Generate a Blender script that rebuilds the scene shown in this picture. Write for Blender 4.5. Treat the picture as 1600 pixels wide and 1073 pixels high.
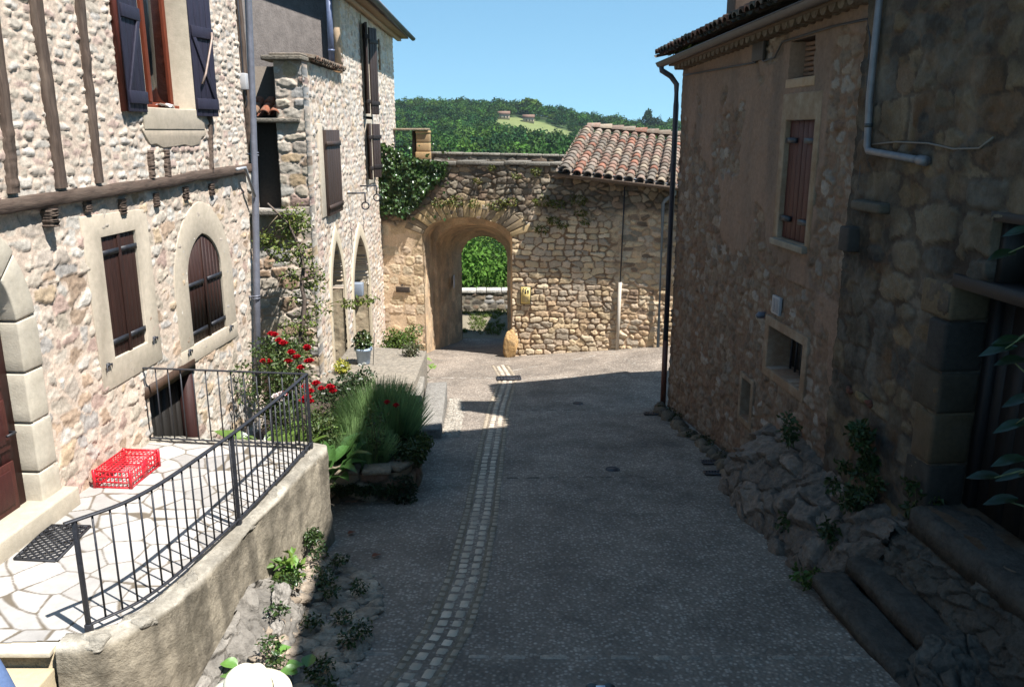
import bpy, bmesh, math, random
import numpy as np
from mathutils import Vector, Matrix

for o in list(bpy.data.objects): bpy.data.objects.remove(o)
SC = bpy.context.scene; COL = SC.collection
R_ = math.radians
# ------------------------------------------------------------------ camera, sky, sun, exposure
PITCH = math.atan(331/1300)
cam = bpy.data.cameras.new("camera"); cam.lens = 29.25; cam.sensor_width = 36; cam.clip_start = .05; cam.clip_end = 5000
camo = bpy.data.objects.new("camera", cam); COL.objects.link(camo)
camo.rotation_euler = (math.pi/2-PITCH, 0, 0); SC.camera = camo
SUNV = Vector((.425, -.30, .95)).normalized()
W = bpy.data.worlds.new("World"); SC.world = W; W.use_nodes = True
nt = W.node_tree; bg = nt.nodes["Background"]; sky = nt.nodes.new("ShaderNodeTexSky")
sky.sky_type = 'NISHITA'; sky.sun_disc = False; sky.sun_elevation = math.asin(SUNV.z); sky.sun_rotation = math.atan2(SUNV.x, SUNV.y)
sky.altitude = 0; sky.air_density = 1.15; sky.dust_density = .0; sky.ozone_density = 3.0
tcw = nt.nodes.new("ShaderNodeTexCoord"); lift = nt.nodes.new("ShaderNodeVectorMath"); lift.operation = 'ADD'; lift.inputs[1].default_value = (0, 0, .19)
nrmz = nt.nodes.new("ShaderNodeVectorMath"); nrmz.operation = 'NORMALIZE'; nt.links.new(tcw.outputs['Generated'], lift.inputs[0]); nt.links.new(lift.outputs[0], nrmz.inputs[0]); nt.links.new(nrmz.outputs[0], sky.inputs[0])
tint = nt.nodes.new("ShaderNodeMix"); tint.data_type = 'RGBA'; tint.blend_type = 'MULTIPLY'; tint.inputs[0].default_value = 1; tint.inputs[7].default_value = (.86, 1.08, 1.0, 1)
nt.links.new(sky.outputs[0], tint.inputs[6]); nt.links.new(tint.outputs[2], bg.inputs[0]); bg.inputs[1].default_value = .09
sl = bpy.data.lights.new("sun", 'SUN'); sl.energy = 5; sl.angle = R_(.53); sl.color = (1, .97, .94)
so = bpy.data.objects.new("sun", sl); COL.objects.link(so); so.location = (20, -15, 40)
so.rotation_euler = SUNV.to_track_quat('Z', 'Y').to_euler()
SC.view_settings.view_transform = 'Standard'; SC.view_settings.look = 'None'
SC.view_settings.exposure = 1.1; SC.view_settings.gamma = 1
SC.cycles.max_bounces = 6; SC.cycles.diffuse_bounces = 3; SC.cycles.transparent_max_bounces = 8
# ------------------------------------------------------------------ helpers
rng = np.random.default_rng(7); random.seed(7)
A = np.array
_T = rng.random((8, 257, 257))
def vnoise(x, y, k=0):
    xi = np.floor(x).astype(int); yi = np.floor(y).astype(int); fx = x-xi; fy = y-yi
    fx = fx*fx*(3-2*fx); fy = fy*fy*(3-2*fy); T = _T[k % 8]; a = xi % 256; b = yi % 256
    a1 = (xi+1) % 256; b1 = (yi+1) % 256
    return (T[a, b]*(1-fx)+T[a1, b]*fx)*(1-fy)+(T[a, b1]*(1-fx)+T[a1, b1]*fx)*fy
def fbm(x, y, k=0, oct=4):
    s = 0; a = .5; n = 0
    for i in range(oct): s = s+a*vnoise(x*2**i+17*i, y*2**i+31*i, k+i); n += a; a *= .5
    return s/n*2-1
def vn3(p, k=0): return (vnoise(p[:, 0]+.37*p[:, 2], p[:, 1]-.61*p[:, 2], k)+vnoise(p[:, 1]+.53*p[:, 0], p[:, 2]+.29*p[:, 0], k+1)+vnoise(p[:, 2]-.41*p[:, 1], p[:, 0]+.23*p[:, 1], k+2))/1.5-1
def sst(a, b, x): t = np.clip((x-a)/(b-a), 0, 1); return t*t*(3-2*t)
def rub(u, v, cw, ch, seed, jit=.6, jv=.5, p=2.6, wv=.5):
    """jittered brick cells: edge distance and three random numbers per stone"""
    g = np.random.default_rng(seed); T = g.random((5, 211, 223))
    r0 = np.floor(v/ch).astype(int); F1 = np.full(u.shape, 9.); F2 = F1.copy(); ids = np.zeros(u.shape, int); DU = F1*0; DV = F1*0
    for dr in (-1, 0, 1):
        r = r0+dr; off = T[0, r % 211, 7]*cw*3; rw = .8+.5*T[1, r % 211, 9]
        c0 = np.floor((u-off)/(cw*rw)).astype(int)
        for dc in (-2, -1, 0, 1, 2):
            c = c0+dc; a = r % 211; b = c % 223
            su = (c+.5+jit*(T[0, a, b]-.5))*cw*rw+off; sv = (r+.5+jv*(T[1, a, b]-.5))*ch
            wi = 1+wv*(T[2, a, b]-.5); hi = 1+wv*.7*(T[3, a, b]-.5)
            d = ((np.abs(u-su)/(cw*rw*.5*wi))**p+(np.abs(v-sv)/(ch*.5*hi))**p)**(1/p)
            m = d < F1; F2 = np.where(m, F1, np.minimum(F2, d)); ids = np.where(m, a*223+b, ids); DU = np.where(m, (u-su)/cw, DU); DV = np.where(m, (v-sv)/ch, DV); F1 = np.where(m, d, F1)
    q = g.random((4, 211*223)); rub.loc = (DU, DV, q[3][ids]); return F2-F1, q[0][ids], q[1][ids], q[2][ids], F1
def pick(pal, r): pal = A(pal, float); return pal[np.minimum((r*len(pal)).astype(int), len(pal)-1)]
def hexc(r, g, b, k=1.0):
    f = lambda c: ((c/255+.055)/1.055)**2.4 if c > 10 else c/255/12.92
    return (f(r)*k, f(g)*k, f(b)*k)
class MB:
    def __init__(s): s.V = []; s.F = []; s.C = []; s.n = 0
    def add(s, V, F, c=(.5, .5, .5)):
        V = np.asarray(V, float).reshape(-1, 3); c = np.asarray(c, float)
        if c.ndim == 1: c = np.tile(c, (len(V), 1))
        s.V.append(V); s.C.append(c)
        F = F if isinstance(F, list) and isinstance(F[0], np.ndarray) else [A(F)]
        for f in F:
            f = np.asarray(f, int)
            if f.size: s.F.append(f+s.n)
        s.n += len(V)
    def build(s, name, mat, parent=None, smooth=False, bevel=0, **tags):
        V = np.concatenate(s.V); C = np.concatenate(s.C)
        me = bpy.data.meshes.new(name); me.vertices.add(len(V)); me.vertices.foreach_set('co', V.ravel())
        nl = sum(f.size for f in s.F); npol = sum(len(f) for f in s.F)
        me.loops.add(nl); me.polygons.add(npol)
        me.loops.foreach_set('vertex_index', np.concatenate([f.ravel() for f in s.F]))
        tot = np.concatenate([np.full(len(f), f.shape[1]) for f in s.F]); st = np.concatenate([[0], np.cumsum(tot)[:-1]])
        me.polygons.foreach_set('loop_start', st); me.polygons.foreach_set('loop_total', tot)
        me.update(calc_edges=True); me.validate()
        at = me.color_attributes.new('Col', 'FLOAT_COLOR', 'POINT')
        at.data.foreach_set('color', np.concatenate([C, np.ones((len(C), 1))], 1).ravel())
        if smooth: me.polygons.foreach_set('use_smooth', np.ones(npol, bool))
        me.materials.append(mat); o = bpy.data.objects.new(name, me); COL.objects.link(o)
        if bevel:
            b = o.modifiers.new('bevel', 'BEVEL'); b.width = bevel; b.segments = 2; b.limit_method = 'ANGLE'
        if parent: attach(o, parent)
        tag(o, **tags); return o
    def hexa(s, p, c=(.5, .5, .5)):
        """p: 8 corners, bottom four then top four"""
        s.add(p, [[0, 3, 2, 1], [4, 5, 6, 7], [0, 1, 5, 4], [1, 2, 6, 5], [2, 3, 7, 6], [3, 0, 4, 7]], c)
    def box(s, a, b, c=(.5, .5, .5)):
        (x0, y0, z0), (x1, y1, z1) = a, b
        s.hexa([(x0, y0, z0), (x1, y0, z0), (x1, y1, z0), (x0, y1, z0), (x0, y0, z1), (x1, y0, z1), (x1, y1, z1), (x0, y1, z1)], c)
    def tube(s, pts, r, c=(.5, .5, .5), n=8, jit=0):
        pts = A(pts, float); k = len(pts); r = np.full(k, r) if np.isscalar(r) else A(r, float)
        t = np.gradient(pts, axis=0); t /= np.linalg.norm(t, axis=1)[:, None]+1e-9
        ref = A([0, 0, 1.]) if abs(t[:, 2]).mean() < .9 else A([1., 0, 0])
        a = np.cross(t, ref); a /= np.linalg.norm(a, axis=1)[:, None]+1e-9; b = np.cross(t, a)
        th = np.arange(n)*2*math.pi/n
        rr = r[:, None]*(1+jit*(rng.random((k, n))-.5))
        V = pts[:, None]+rr[..., None]*(np.cos(th)[None, :, None]*a[:, None]+np.sin(th)[None, :, None]*b[:, None])
        i = np.arange(k-1)[:, None]*n; j = np.arange(n)[None]; j2 = (j+1) % n
        F = np.stack([i+j, i+j2, i+n+j2, i+n+j], -1).reshape(-1, 4)
        caps = np.stack([np.arange(n)[::-1], (k-1)*n+np.arange(n)])
        s.add(V.reshape(-1, 3), [F, caps], c)
    def lathe(s, prof, loc, c=(.5, .5, .5), n=24):
        th = np.arange(n)*2*math.pi/n; k = len(prof)
        V = A([[(loc[0]+r*math.cos(t), loc[1]+r*math.sin(t), loc[2]+z) for t in th] for r, z in prof]).reshape(-1, 3)
        i = np.arange(k-1)[:, None]*n; j = np.arange(n)[None]; j2 = (j+1) % n
        s.add(V, np.stack([i+j, i+j2, i+n+j2, i+n+j], -1).reshape(-1, 4), c)
    def leaves(s, P, U, N, L, Wd, c, fold=.3):
        n = len(P); L = np.broadcast_to(L, (n,))[:, None]; Wd = np.broadcast_to(Wd, (n,))[:, None]
        U = U/(np.linalg.norm(U, axis=1)[:, None]+1e-9); sd = np.cross(U, N); sd /= np.linalg.norm(sd, axis=1)[:, None]+1e-9; N = np.cross(sd, U)
        V = np.stack([P, P+U*L*.45+sd*Wd/2+N*fold*Wd, P+U*L-N*.12*L, P+U*L*.45-sd*Wd/2+N*fold*Wd], 1).reshape(-1, 3)
        b = np.arange(n)[:, None]*4; c = np.broadcast_to(np.asarray(c, float), (n, 3))
        s.add(V, [np.concatenate([b+A([0, 1, 2]), b+A([0, 2, 3])])], np.repeat(c, 4, 0))
    def bigleaf(s, P, U, N, L, Wd, c, droop=.35, nseg=6, wave=.06):
        U = A(U, float)/np.linalg.norm(U); sd = np.cross(U, N); sd /= np.linalg.norm(sd)+1e-9; N = np.cross(sd, U); V = []
        for i in range(nseg+1):
            t = i/nseg; w = Wd*.5*math.sin(math.pi*min(1, t**.75))*(1 if t < 1 else 0)+.002
            ctr = A(P)+U*L*t-A([0, 0, 1])*droop*L*t*t
            for q in (-1, -.5, 0, .5, 1): V.append(ctr+sd*w*q+N*(abs(q)*w*.35+wave*L*math.sin(t*9+q*2)*abs(q)*.4))
        F = [[i*5+j, i*5+j+1, i*5+j+6, i*5+j+5] for i in range(nseg) for j in range(4)]
        s.add(V, F, c)
def attach(o, p): o.parent = p; o.matrix_parent_inverse = Matrix.Translation(-p.location)
def tag(o, label=None, cat=None, group=None, kind=None):
    if label: o['label'] = label
    if cat: o['category'] = cat
    if group: o['group'] = group
    if kind: o['kind'] = kind
def thing(name, label, cat, loc=(0, 0, 0), group=None):
    o = bpy.data.objects.new(name, None); COL.objects.link(o); o.location = loc; o.empty_display_size = .2
    tag(o, label, cat, group); return o
def dup(o, loc, rz=0, scale=1, label=None, group=None):
    r = o.copy(); COL.objects.link(r); r.location = loc; r.rotation_euler = (r.rotation_euler[0], r.rotation_euler[1], rz)
    r.scale = (scale,)*3 if np.isscalar(scale) else scale
    if label: r['label'] = label
    if group: r['group'] = group
    for ch in list(o.children):
        c = ch.copy(); COL.objects.link(c); c.parent = r; c.matrix_parent_inverse = Matrix.Identity(4)
        for gch in list(ch.children):
            d = gch.copy(); COL.objects.link(d); d.parent = c
    return r
# ---- camera-independent wall planes; measure() turns a survey sight line into wall coordinates
FS, FC = math.sin(PITCH), math.cos(PITCH)
def sight(u, v):
    y = (v-536.5)/1300; return A([(u-800)/1300, FC-y*FS, -(FS+y*FC)])
def onz(u, v, z): r = sight(u, v); return r*z/r[2]
class Plane:
    def __init__(s, o, d, side=1):
        s.o = A(o, float); s.d = A(d, float)/np.linalg.norm(d); s.n = A([s.d[1], -s.d[0]])*side; s.side = side
    def P(s, a, z, d=0):
        a, z, d = np.broadcast_arrays(a, z, d)
        return np.stack([s.o[0]+s.d[0]*a+s.n[0]*d, s.o[1]+s.d[1]*a+s.n[1]*d, z], -1).astype(float)
    def m(s, u, v, d=0):
        r = sight(u, v); t = ((s.o+s.n*d)@s.n)/(r[:2]@s.n); Q = r*t; return float((Q[:2]-s.o)@s.d), float(Q[2])
    def box(s, mb, s0, s1, z0, z1, d0, d1, c=(.5, .5, .5)):
        p = [s.P(s0, z0, d1), s.P(s1, z0, d1), s.P(s1, z0, d0), s.P(s0, z0, d0), s.P(s0, z1, d1), s.P(s1, z1, d1), s.P(s1, z1, d0), s.P(s0, z1, d0)]
        if s.side < 0: p = [p[i] for i in (1, 0, 3, 2, 5, 4, 7, 6)]
        mb.hexa(A(p), c)
    def prism(s, mb, pts, d0, d1, c=(.5, .5, .5)):
        n = len(pts); a = A(pts, float); V = np.concatenate([s.P(a[:, 0], a[:, 1], d0), s.P(a[:, 0], a[:, 1], d1)])
        i = np.arange(n); j = (i+1) % n
        mb.add(V, [np.stack([i, j, j+n, i+n], 1), np.stack([i[::-1], i+n])], c)
    def ring(s, mb, inner, outer, d0, d1, c=(.5, .5, .5), closed=False):
        """solid band between two outlines with the same number of points"""
        a = A(inner, float); b = A(outer, float); n = len(a)
        V = np.concatenate([s.P(a[:, 0], a[:, 1], d1), s.P(b[:, 0], b[:, 1], d1), s.P(a[:, 0], a[:, 1], d0), s.P(b[:, 0], b[:, 1], d0)])
        i = np.arange(n if closed else n-1); j = (i+1) % n
        F = [np.stack([i, j, j+n, i+n], 1), np.stack([i, i+2*n, j+2*n, j], 1), np.stack([i+n, j+n, j+3*n, i+3*n], 1)]
        if not closed: F.append(A([[0, n, 3*n, 2*n], [n-1, 3*n-1, 4*n-1, 2*n-1]]))
        mb.add(V, F, c)
    def wall(s, s0, s1, z0, z1, res, style, hole=None, d=0, rev=.35, mb=None):
        mb = mb or MB()
        ns = int((s1-s0)/res)+1; nz = int((z1-z0)/res)+1
        S, Z = np.meshgrid(np.linspace(s0, s1, ns), np.linspace(z0, z1, nz))
        h, c = style(S, Z); V = s.P(S, Z, d+h).reshape(-1, 3); c = np.clip(c, 0, 1).reshape(-1, 3)
        K = np.ones((nz-1, ns-1), bool)
        if hole is not None:
            sc = (S[1:, 1:]+S[:-1, :-1])/2; zc = (Z[1:, 1:]+Z[:-1, :-1])/2; K = ~hole(sc, zc)
        I = np.arange(nz*ns).reshape(nz, ns)
        F = np.stack([I[:-1, :-1], I[:-1, 1:], I[1:, 1:], I[1:, :-1]], -1)[K]
        Kp = np.pad(K, 1); E = []
        q = Kp[1:-1, 1:] != Kp[1:-1, :-1]; a, b = np.nonzero(q); E.append(np.stack([I[a, b], I[a+1, b]], 1))
        q = Kp[1:, 1:-1] != Kp[:-1, 1:-1]; a, b = np.nonzero(q); E.append(np.stack([I[a, b], I[a, b+1]], 1))
        E = np.concatenate(E); uq, inv = np.unique(E, return_inverse=True); inv = inv.reshape(E.shape)+len(V)
        B = s.P(S.ravel()[uq], Z.ravel()[uq], d-rev)
        F2 = np.stack([E[:, 0], E[:, 1], inv[:, 1], inv[:, 0]], 1)
        mb.add(np.concatenate([V, B]), [F, F2], np.concatenate([c, c[uq]])); return mb
L1 = Plane((-4.5, 9), (.07, 1)); L2 = Plane((-3.92, 16.2), (0, 1))
G = Plane((-3.92, 25), (math.cos(R_(12.5)), -math.sin(R_(12.5)))); RW = Plane((3.42, 16.87), (-.082, 1), -1)
AF = Plane((-3.92, 16.2), (1, 0))
# ------------------------------------------------------------------ materials
def mat(name, attr=True, col=(.5, .5, .5), rough=.9, nscale=30, namt=.25, bump=.3, bscale=60, big=0, bigscale=1.2, bigcol=(.2, .18, .15), spec=.3, metal=0, trans=0, stretch=None, bdist=.01):
    m = bpy.data.materials.new(name); m.use_nodes = True; t = m.node_tree; N = t.nodes; K = t.links; b = N['Principled BSDF']
    b.inputs['Roughness'].default_value = rough; b.inputs['Specular IOR Level'].default_value = spec; b.inputs['Metallic'].default_value = metal
    tc = N.new('ShaderNodeTexCoord'); src = tc.outputs['Object']
    if stretch:
        mp = N.new('ShaderNodeMapping'); mp.inputs['Scale'].default_value = stretch; K.new(src, mp.inputs[0]); src = mp.outputs[0]
    if attr: a = N.new('ShaderNodeAttribute'); a.attribute_name = 'Col'; c = a.outputs['Color']
    else: a = N.new('ShaderNodeRGB'); a.outputs[0].default_value = (*col, 1); c = a.outputs[0]
    def mix(c1, c2, fac, mode='MIX'):
        x = N.new('ShaderNodeMix'); x.data_type = 'RGBA'; x.blend_type = mode
        if hasattr(fac, 'is_linked') or hasattr(fac, 'node'): K.new(fac, x.inputs[0])
        else: x.inputs[0].default_value = fac
        K.new(c1, x.inputs[6])
        if hasattr(c2, 'node'): K.new(c2, x.inputs[7])
        else: x.inputs[7].default_value = (*c2, 1)
        return x.outputs[2]
    def noise(sc, det=5):
        n = N.new('ShaderNodeTexNoise'); n.inputs['Scale'].default_value = sc; n.inputs['Detail'].default_value = det; n.inputs['Roughness'].default_value = .65; K.new(src, n.inputs[0]); return n.outputs[0]
    def ramp(f, a0, a1, v0=0., v1=1.):
        r = N.new('ShaderNodeMapRange'); r.inputs[1].default_value = a0; r.inputs[2].default_value = a1; r.inputs[3].default_value = v0; r.inputs[4].default_value = v1; K.new(f, r.inputs[0]); return r.outputs[0]
    if namt:
        r = ramp(noise(nscale), .3, .7, 1-namt, 1+namt); v = N.new('ShaderNodeVectorMath'); v.operation = 'SCALE'; K.new(c, v.inputs[0]); K.new(r, v.inputs['Scale']); c = v.outputs[0]
    if big: c = mix(c, bigcol, ramp(noise(bigscale, 8), .45, .72, 0, big))
    K.new(c, b.inputs['Base Color'])
    if bump:
        bp = N.new('ShaderNodeBump'); bp.inputs['Strength'].default_value = bump; bp.inputs['Distance'].default_value = bdist
        K.new(noise(bscale, 6), bp.inputs['Height']); K.new(bp.outputs[0], b.inputs['Normal'])
    if trans:
        tr = N.new('ShaderNodeBsdfTranslucent'); K.new(c, tr.inputs[0]); ms = N.new('ShaderNodeMixShader'); ms.inputs[0].default_value = trans
        K.new(b.outputs[0], ms.inputs[1]); K.new(tr.outputs[0], ms.inputs[2]); K.new(ms.outputs[0], N['Material Output'].inputs[0])
    return m
M = dict(
    stone=mat('rubble_stone', nscale=45, namt=.22, bump=.55, bscale=70, big=.25, bigscale=2.5, bigcol=(.3, .26, .2)),
    plaster=mat('old_plaster', nscale=20, namt=.2, bump=.5, bscale=50, big=.35, bigscale=1.6, bigcol=(.12, .10, .08)),
    dressed=mat('dressed_stone', nscale=14, namt=.12, bump=.4, bscale=60, big=.5, bigscale=4, bigcol=(.36, .31, .23)),
    render=mat('grey_cement_render', attr=False, col=(.115, .10, .09), nscale=6, namt=.25, bump=.9, bscale=28, bdist=.03, stretch=(1, 1, .6)),
    timber=mat('old_timber', nscale=8, namt=.45, bump=.8, bscale=22, stretch=(4, 4, .5), big=.4, bigscale=3, bigcol=(.22, .17, .13)),
    timberh=mat('old_timber_beam', nscale=8, namt=.45, bump=.8, bscale=22, stretch=(4, .5, 4), big=.4, bigscale=3, bigcol=(.22, .17, .13)),
    wood=mat('painted_wood', nscale=10, namt=.3, bump=.25, bscale=40, stretch=(5, 5, .6), rough=.6),
    iron=mat('black_iron', attr=False, col=(.02, .021, .026), nscale=20, namt=.4, bump=.2, rough=.5, spec=.5),
    zinc=mat('zinc_pipe', nscale=9, namt=.2, bump=.1, rough=.5, metal=.25, spec=.5),
    tile=mat('clay_roof_tile', nscale=35, namt=.35, bump=.5, bscale=60, big=.45, bigscale=9, bigcol=(.28, .27, .22)),
    leaf=mat('leaf', nscale=25, namt=.15, bump=0, rough=.5, spec=.4, trans=.3),
    gloss=mat('glossy_leaf', nscale=25, namt=.15, bump=0, rough=.32, spec=.5, trans=.2),
    petal=mat('rose_petal', nscale=60, namt=.15, bump=0, rough=.6, trans=.25),
    forest=mat('woodland_leaf', nscale=.15, namt=.3, bump=0, rough=.8, spec=.1, trans=.15),
    bark=mat('bark', attr=True, nscale=30, namt=.4, bump=.8, bscale=60),
    rock=mat('limestone_rock', nscale=14, namt=.35, bump=.9, bscale=26, bdist=.04, big=.5, bigscale=4, bigcol=(.13, .12, .10)),
    plastic=mat('red_plastic', attr=False, col=(.62, .012, .025), nscale=5, namt=.08, bump=0, rough=.35, spec=.5),
    glaze=mat('blue_grey_glaze', attr=False, col=(.30, .38, .48), nscale=14, namt=.12, bump=.1, rough=.4, spec=.5),
    paint=mat('flat_paint', nscale=30, namt=.08, bump=.05, rough=.6),
    cloth=mat('cloth', nscale=60, namt=.12, bump=.2, bscale=180, rough=.9),
    skin=mat('skin', attr=False, col=(.5, .3, .22), nscale=30, namt=.08, bump=.05, rough=.55),
    grass=mat('grass_blade', nscale=8, namt=.25, bump=0, rough=.7, trans=.25),
    concrete=mat('stained_concrete', nscale=25, namt=.25, bump=.7, bscale=38, bdist=.02, big=.75, bigscale=2.2, bigcol=(.10, .085, .06)),
    pave=mat('pale_crazy_paving', nscale=10, namt=.1, bump=.15, bscale=40, rough=.75),
)
def glassmat():
    m = bpy.data.materials.new('window_glass'); m.use_nodes = True; b = m.node_tree.nodes['Principled BSDF']
    b.inputs['Base Color'].default_value = (.02, .025, .03, 1); b.inputs['Roughness'].default_value = .06; b.inputs['Specular IOR Level'].default_value = .6; return m
M['glass'] = glassmat()
def streetmat():
    m = bpy.data.materials.new('exposed_aggregate'); m.use_nodes = True; t = m.node_tree; N = t.nodes; K = t.links; b = N['Principled BSDF']; b.inputs['Roughness'].default_value = .85
    tc = N.new('ShaderNodeTexCoord')
    v = N.new('ShaderNodeTexVoronoi'); v.inputs['Scale'].default_value = 27; v.inputs['Randomness'].default_value = 1; K.new(tc.outputs['Object'], v.inputs[0])
    sp = N.new('ShaderNodeSeparateColor'); K.new(v.outputs['Color'], sp.inputs[0])
    cr = N.new('ShaderNodeValToRGB'); e = cr.color_ramp.elements
    e[0].position = 0; e[0].color = (.158, .126, .097, 1); e[1].position = 1; e[1].color = (.40, .35, .29, 1)
    for p, c in ((.35, (.212, .172, .135, 1)), (.6, (.275, .228, .182, 1)), (.8, (.37, .315, .255, 1))):
        q = e.new(p); q.color = c
    K.new(sp.outputs[0], cr.inputs[0])
    lt = N.new('ShaderNodeMapRange'); lt.inputs[1].default_value = .25; lt.inputs[2].default_value = .62; K.new(v.outputs['Distance'], lt.inputs[0])
    mx = N.new('ShaderNodeMix'); mx.data_type = 'RGBA'; K.new(lt.outputs[0], mx.inputs[0]); K.new(cr.outputs[0], mx.inputs[6]); mx.inputs[7].default_value = (.175, .143, .112, 1)
    n = N.new('ShaderNodeTexNoise'); n.inputs['Scale'].default_value = .9; n.inputs['Detail'].default_value = 8; n.inputs['Roughness'].default_value = .7; K.new(tc.outputs['Object'], n.inputs[0])
    r = N.new('ShaderNodeMapRange'); r.inputs[1].default_value = .3; r.inputs[2].default_value = .7; r.inputs[3].default_value = .5; r.inputs[4].default_value = 1.42; K.new(n.outputs[0], r.inputs[0])
    s = N.new('ShaderNodeVectorMath'); s.operation = 'SCALE'; K.new(mx.outputs[2], s.inputs[0]); K.new(r.outputs[0], s.inputs['Scale'])
    K.new(s.outputs[0], b.inputs['Base Color'])
    bp = N.new('ShaderNodeBump'); bp.invert = True; bp.inputs['Strength'].default_value = .7; bp.inputs['Distance'].default_value = .012; K.new(v.outputs['Distance'], bp.inputs['Height']); K.new(bp.outputs[0], b.inputs['Normal'])
    return m
M['street'] = streetmat()
# ------------------------------------------------------------------ ground
def gz(X, Y):
    X = np.asarray(X, float); Y = np.asarray(Y, float)
    z = -(3.89+.11*np.minimum(Y, 27.3))+.105*np.clip(X, 0, 9)*sst(17, 22.5, Y)
    z = z+sst(27.6, 30.3, Y)*.36-np.clip(Y-30.6, 0, 4)*.1-np.clip(Y-34, 0, 40)*.32
    return z+.012*fbm(X*.8, Y*.8, 2)
def grid_ground(x0, x1, y0, y1, res, c, off=0, bumpy=0):
    nx = int((x1-x0)/res)+1; ny = int((y1-y0)/res)+1; X, Y = np.meshgrid(np.linspace(x0, x1, nx), np.linspace(y0, y1, ny))
    Z = gz(X, Y)+off+(bumpy*fbm(X*3, Y*3, 4) if bumpy else 0); I = np.arange(nx*ny).reshape(ny, nx)
    mb = MB(); mb.add(np.stack([X, Y, Z], -1).reshape(-1, 3), np.stack([I[:-1, :-1], I[:-1, 1:], I[1:, 1:], I[1:, :-1]], -1).reshape(-1, 4), c); return mb
grid_ground(-14, 16, -3, 27.8, .15, (.2, .2, .2)).build('street', M['street'], smooth=True, kind='structure')
grid_ground(-14, 16, 27.8, 34, .12, hexc(150, 140, 118, .7), 0, .05).build('path', M['concrete'], smooth=True, kind='structure')
st = MB(); y = 4.75; z = -4.45
for i in range(14):
    d = .42 if y > 1.7 else .26; z += .2; st.box((-3.3, y-d-.02, -4.6), (3.3, y-.002, z), hexc(140, 134, 124, .55)); y -= d
st.build('stone_stairs', M['concrete'], bevel=.01, kind='structure')
# hills
def hz(X, Y):
    y = [33, 45, 75, 110, 160, 250, 400, 500, 560, 620, 690, 760, 1200, 2600]; z = [-7.3, -11.6, -21, -21, -17.5, -12.5, -8, -3.5, 3.5, 11, 14.5, 14, 5, -20]
    b = np.interp(Y, y, z); k = sst(250, 620, Y)
    prof = np.interp(X/np.maximum(Y, 1)*1000, [-200, -130, -60, 0, 40, 90, 150, 260, 500], [3, 2.5, 2.5, 1, -3, -9, -13.5, -14, -8])
    return b+k*prof+1.2*fbm(X/60, Y/60, 3)*sst(60, 200, Y)
ys = np.concatenate([np.linspace(33.6, 120, 45), np.linspace(125, 800, 110), np.linspace(830, 2600, 30)]); xs = np.linspace(-1, 1, 140)
X = xs[None]*(ys[:, None]*.9+20); Y = np.repeat(ys[:, None], 140, 1); I = np.arange(len(ys)*140).reshape(len(ys), 140)
def clearing(X, Y): return ((X-17-(Y-545)*-.12)/(25+.03*(Y-545)+6*fbm(Y/40, Y/30, 1)))**2+((Y-560)/46)**2
mead = np.clip(1.25-clearing(X, Y), 0, 1)[..., None]
hc = A(hexc(60, 82, 40, .6))*(1-sst(.05, .3, mead))+A(hexc(156, 166, 100, .42))*sst(.05, .3, mead)
hb = MB(); hb.add(np.stack([X, Y, hz(X, Y)], -1).reshape(-1, 3), np.stack([I[:-1, :-1], I[:-1, 1:], I[1:, 1:], I[1:, :-1]], -1).reshape(-1, 4), hc.reshape(-1, 3))
hb.build('hills', mat('hill_grass', nscale=.3, namt=.2, bump=0), smooth=True, kind='structure')
# ------------------------------------------------------------------ foliage builders
def rdir(n): d = rng.normal(size=(n, 3)); return d/np.linalg.norm(d, axis=1)[:, None]
def blob_points(ctr, rad, n, shell=.5):
    d = rdir(n); r = (shell+(1-shell)*rng.random(n)**.7)[:, None]; return A(ctr)+d*r*A(rad), d
def gcol(n, base, var=.3, yel=.15):
    c = A(base)[None]*(1+var*(rng.random((n, 1))*2-1)); c[:, 0] *= 1+yel*(rng.random(n)*2-.6); return np.clip(c, 0, 1)
def leaf_cloud(mb, ctr, rad, n, L, base, var=.35, shell=.4, up=.3, aspect=.55, yel=.2):
    P, d = blob_points(ctr, rad, n, shell); U = d*.6+rdir(n)*.7; U[:, 2] -= .15; N = d*.5+rdir(n)*.5; N[:, 2] += up
    l = L*(.6+.8*rng.random(n)); mb.leaves(P, U, N, l, l*aspect, gcol(n, base, var, yel))
def tree_arr(n, r, h, L, base, seed):
    """one crown of leaf clumps: uneven lobes; arrays for merging"""
    g = np.random.default_rng(seed); lobes = 9; c = g.normal(size=(lobes, 3))*A([.42, .42, .30])*r; c[:, 2] += h*.62; mb = MB()
    lr = r*(.38+.35*g.random(lobes)); k = g.integers(0, lobes, n); d = g.normal(size=(n, 3)); d /= np.linalg.norm(d, axis=1)[:, None]; d[:, 2] = np.where(d[:, 2] < -.3, -d[:, 2]*.6, d[:, 2])
    P = c[k]+d*lr[k][:, None]*(.75+.3*g.random((n, 1))); U = d*.3+g.normal(size=(n, 3))*.6; N = d+g.normal(size=(n, 3))*.45
    col = A(base)[None]*(.75+.5*g.random((n, 1)))*(.85+.3*g.random(lobes))[k][:, None]
    mb.leaves(P-U*L*.4, U, N, L*(.7+.6*g.random(n)), L*.7*(.7+.6*g.random(n)), col, .2)
    return np.concatenate(mb.V), mb.F[0], np.concatenate(mb.C)
protoF = [tree_arr(330, 4.2, 8.0, 1.1, b, 10+i) for i, b in enumerate([hexc(66, 104, 48, .64), hexc(56, 96, 46, .62), hexc(82, 116, 50, .66), hexc(48, 84, 44, .58), hexc(72, 108, 46, .64)])]
protoN = [tree_arr(3600, 3.6, 7.5, .27, b, 20+i) for i, b in enumerate([hexc(84, 118, 48, .8), hexc(70, 106, 46, .8), hexc(96, 126, 52, .8)])]
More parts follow.
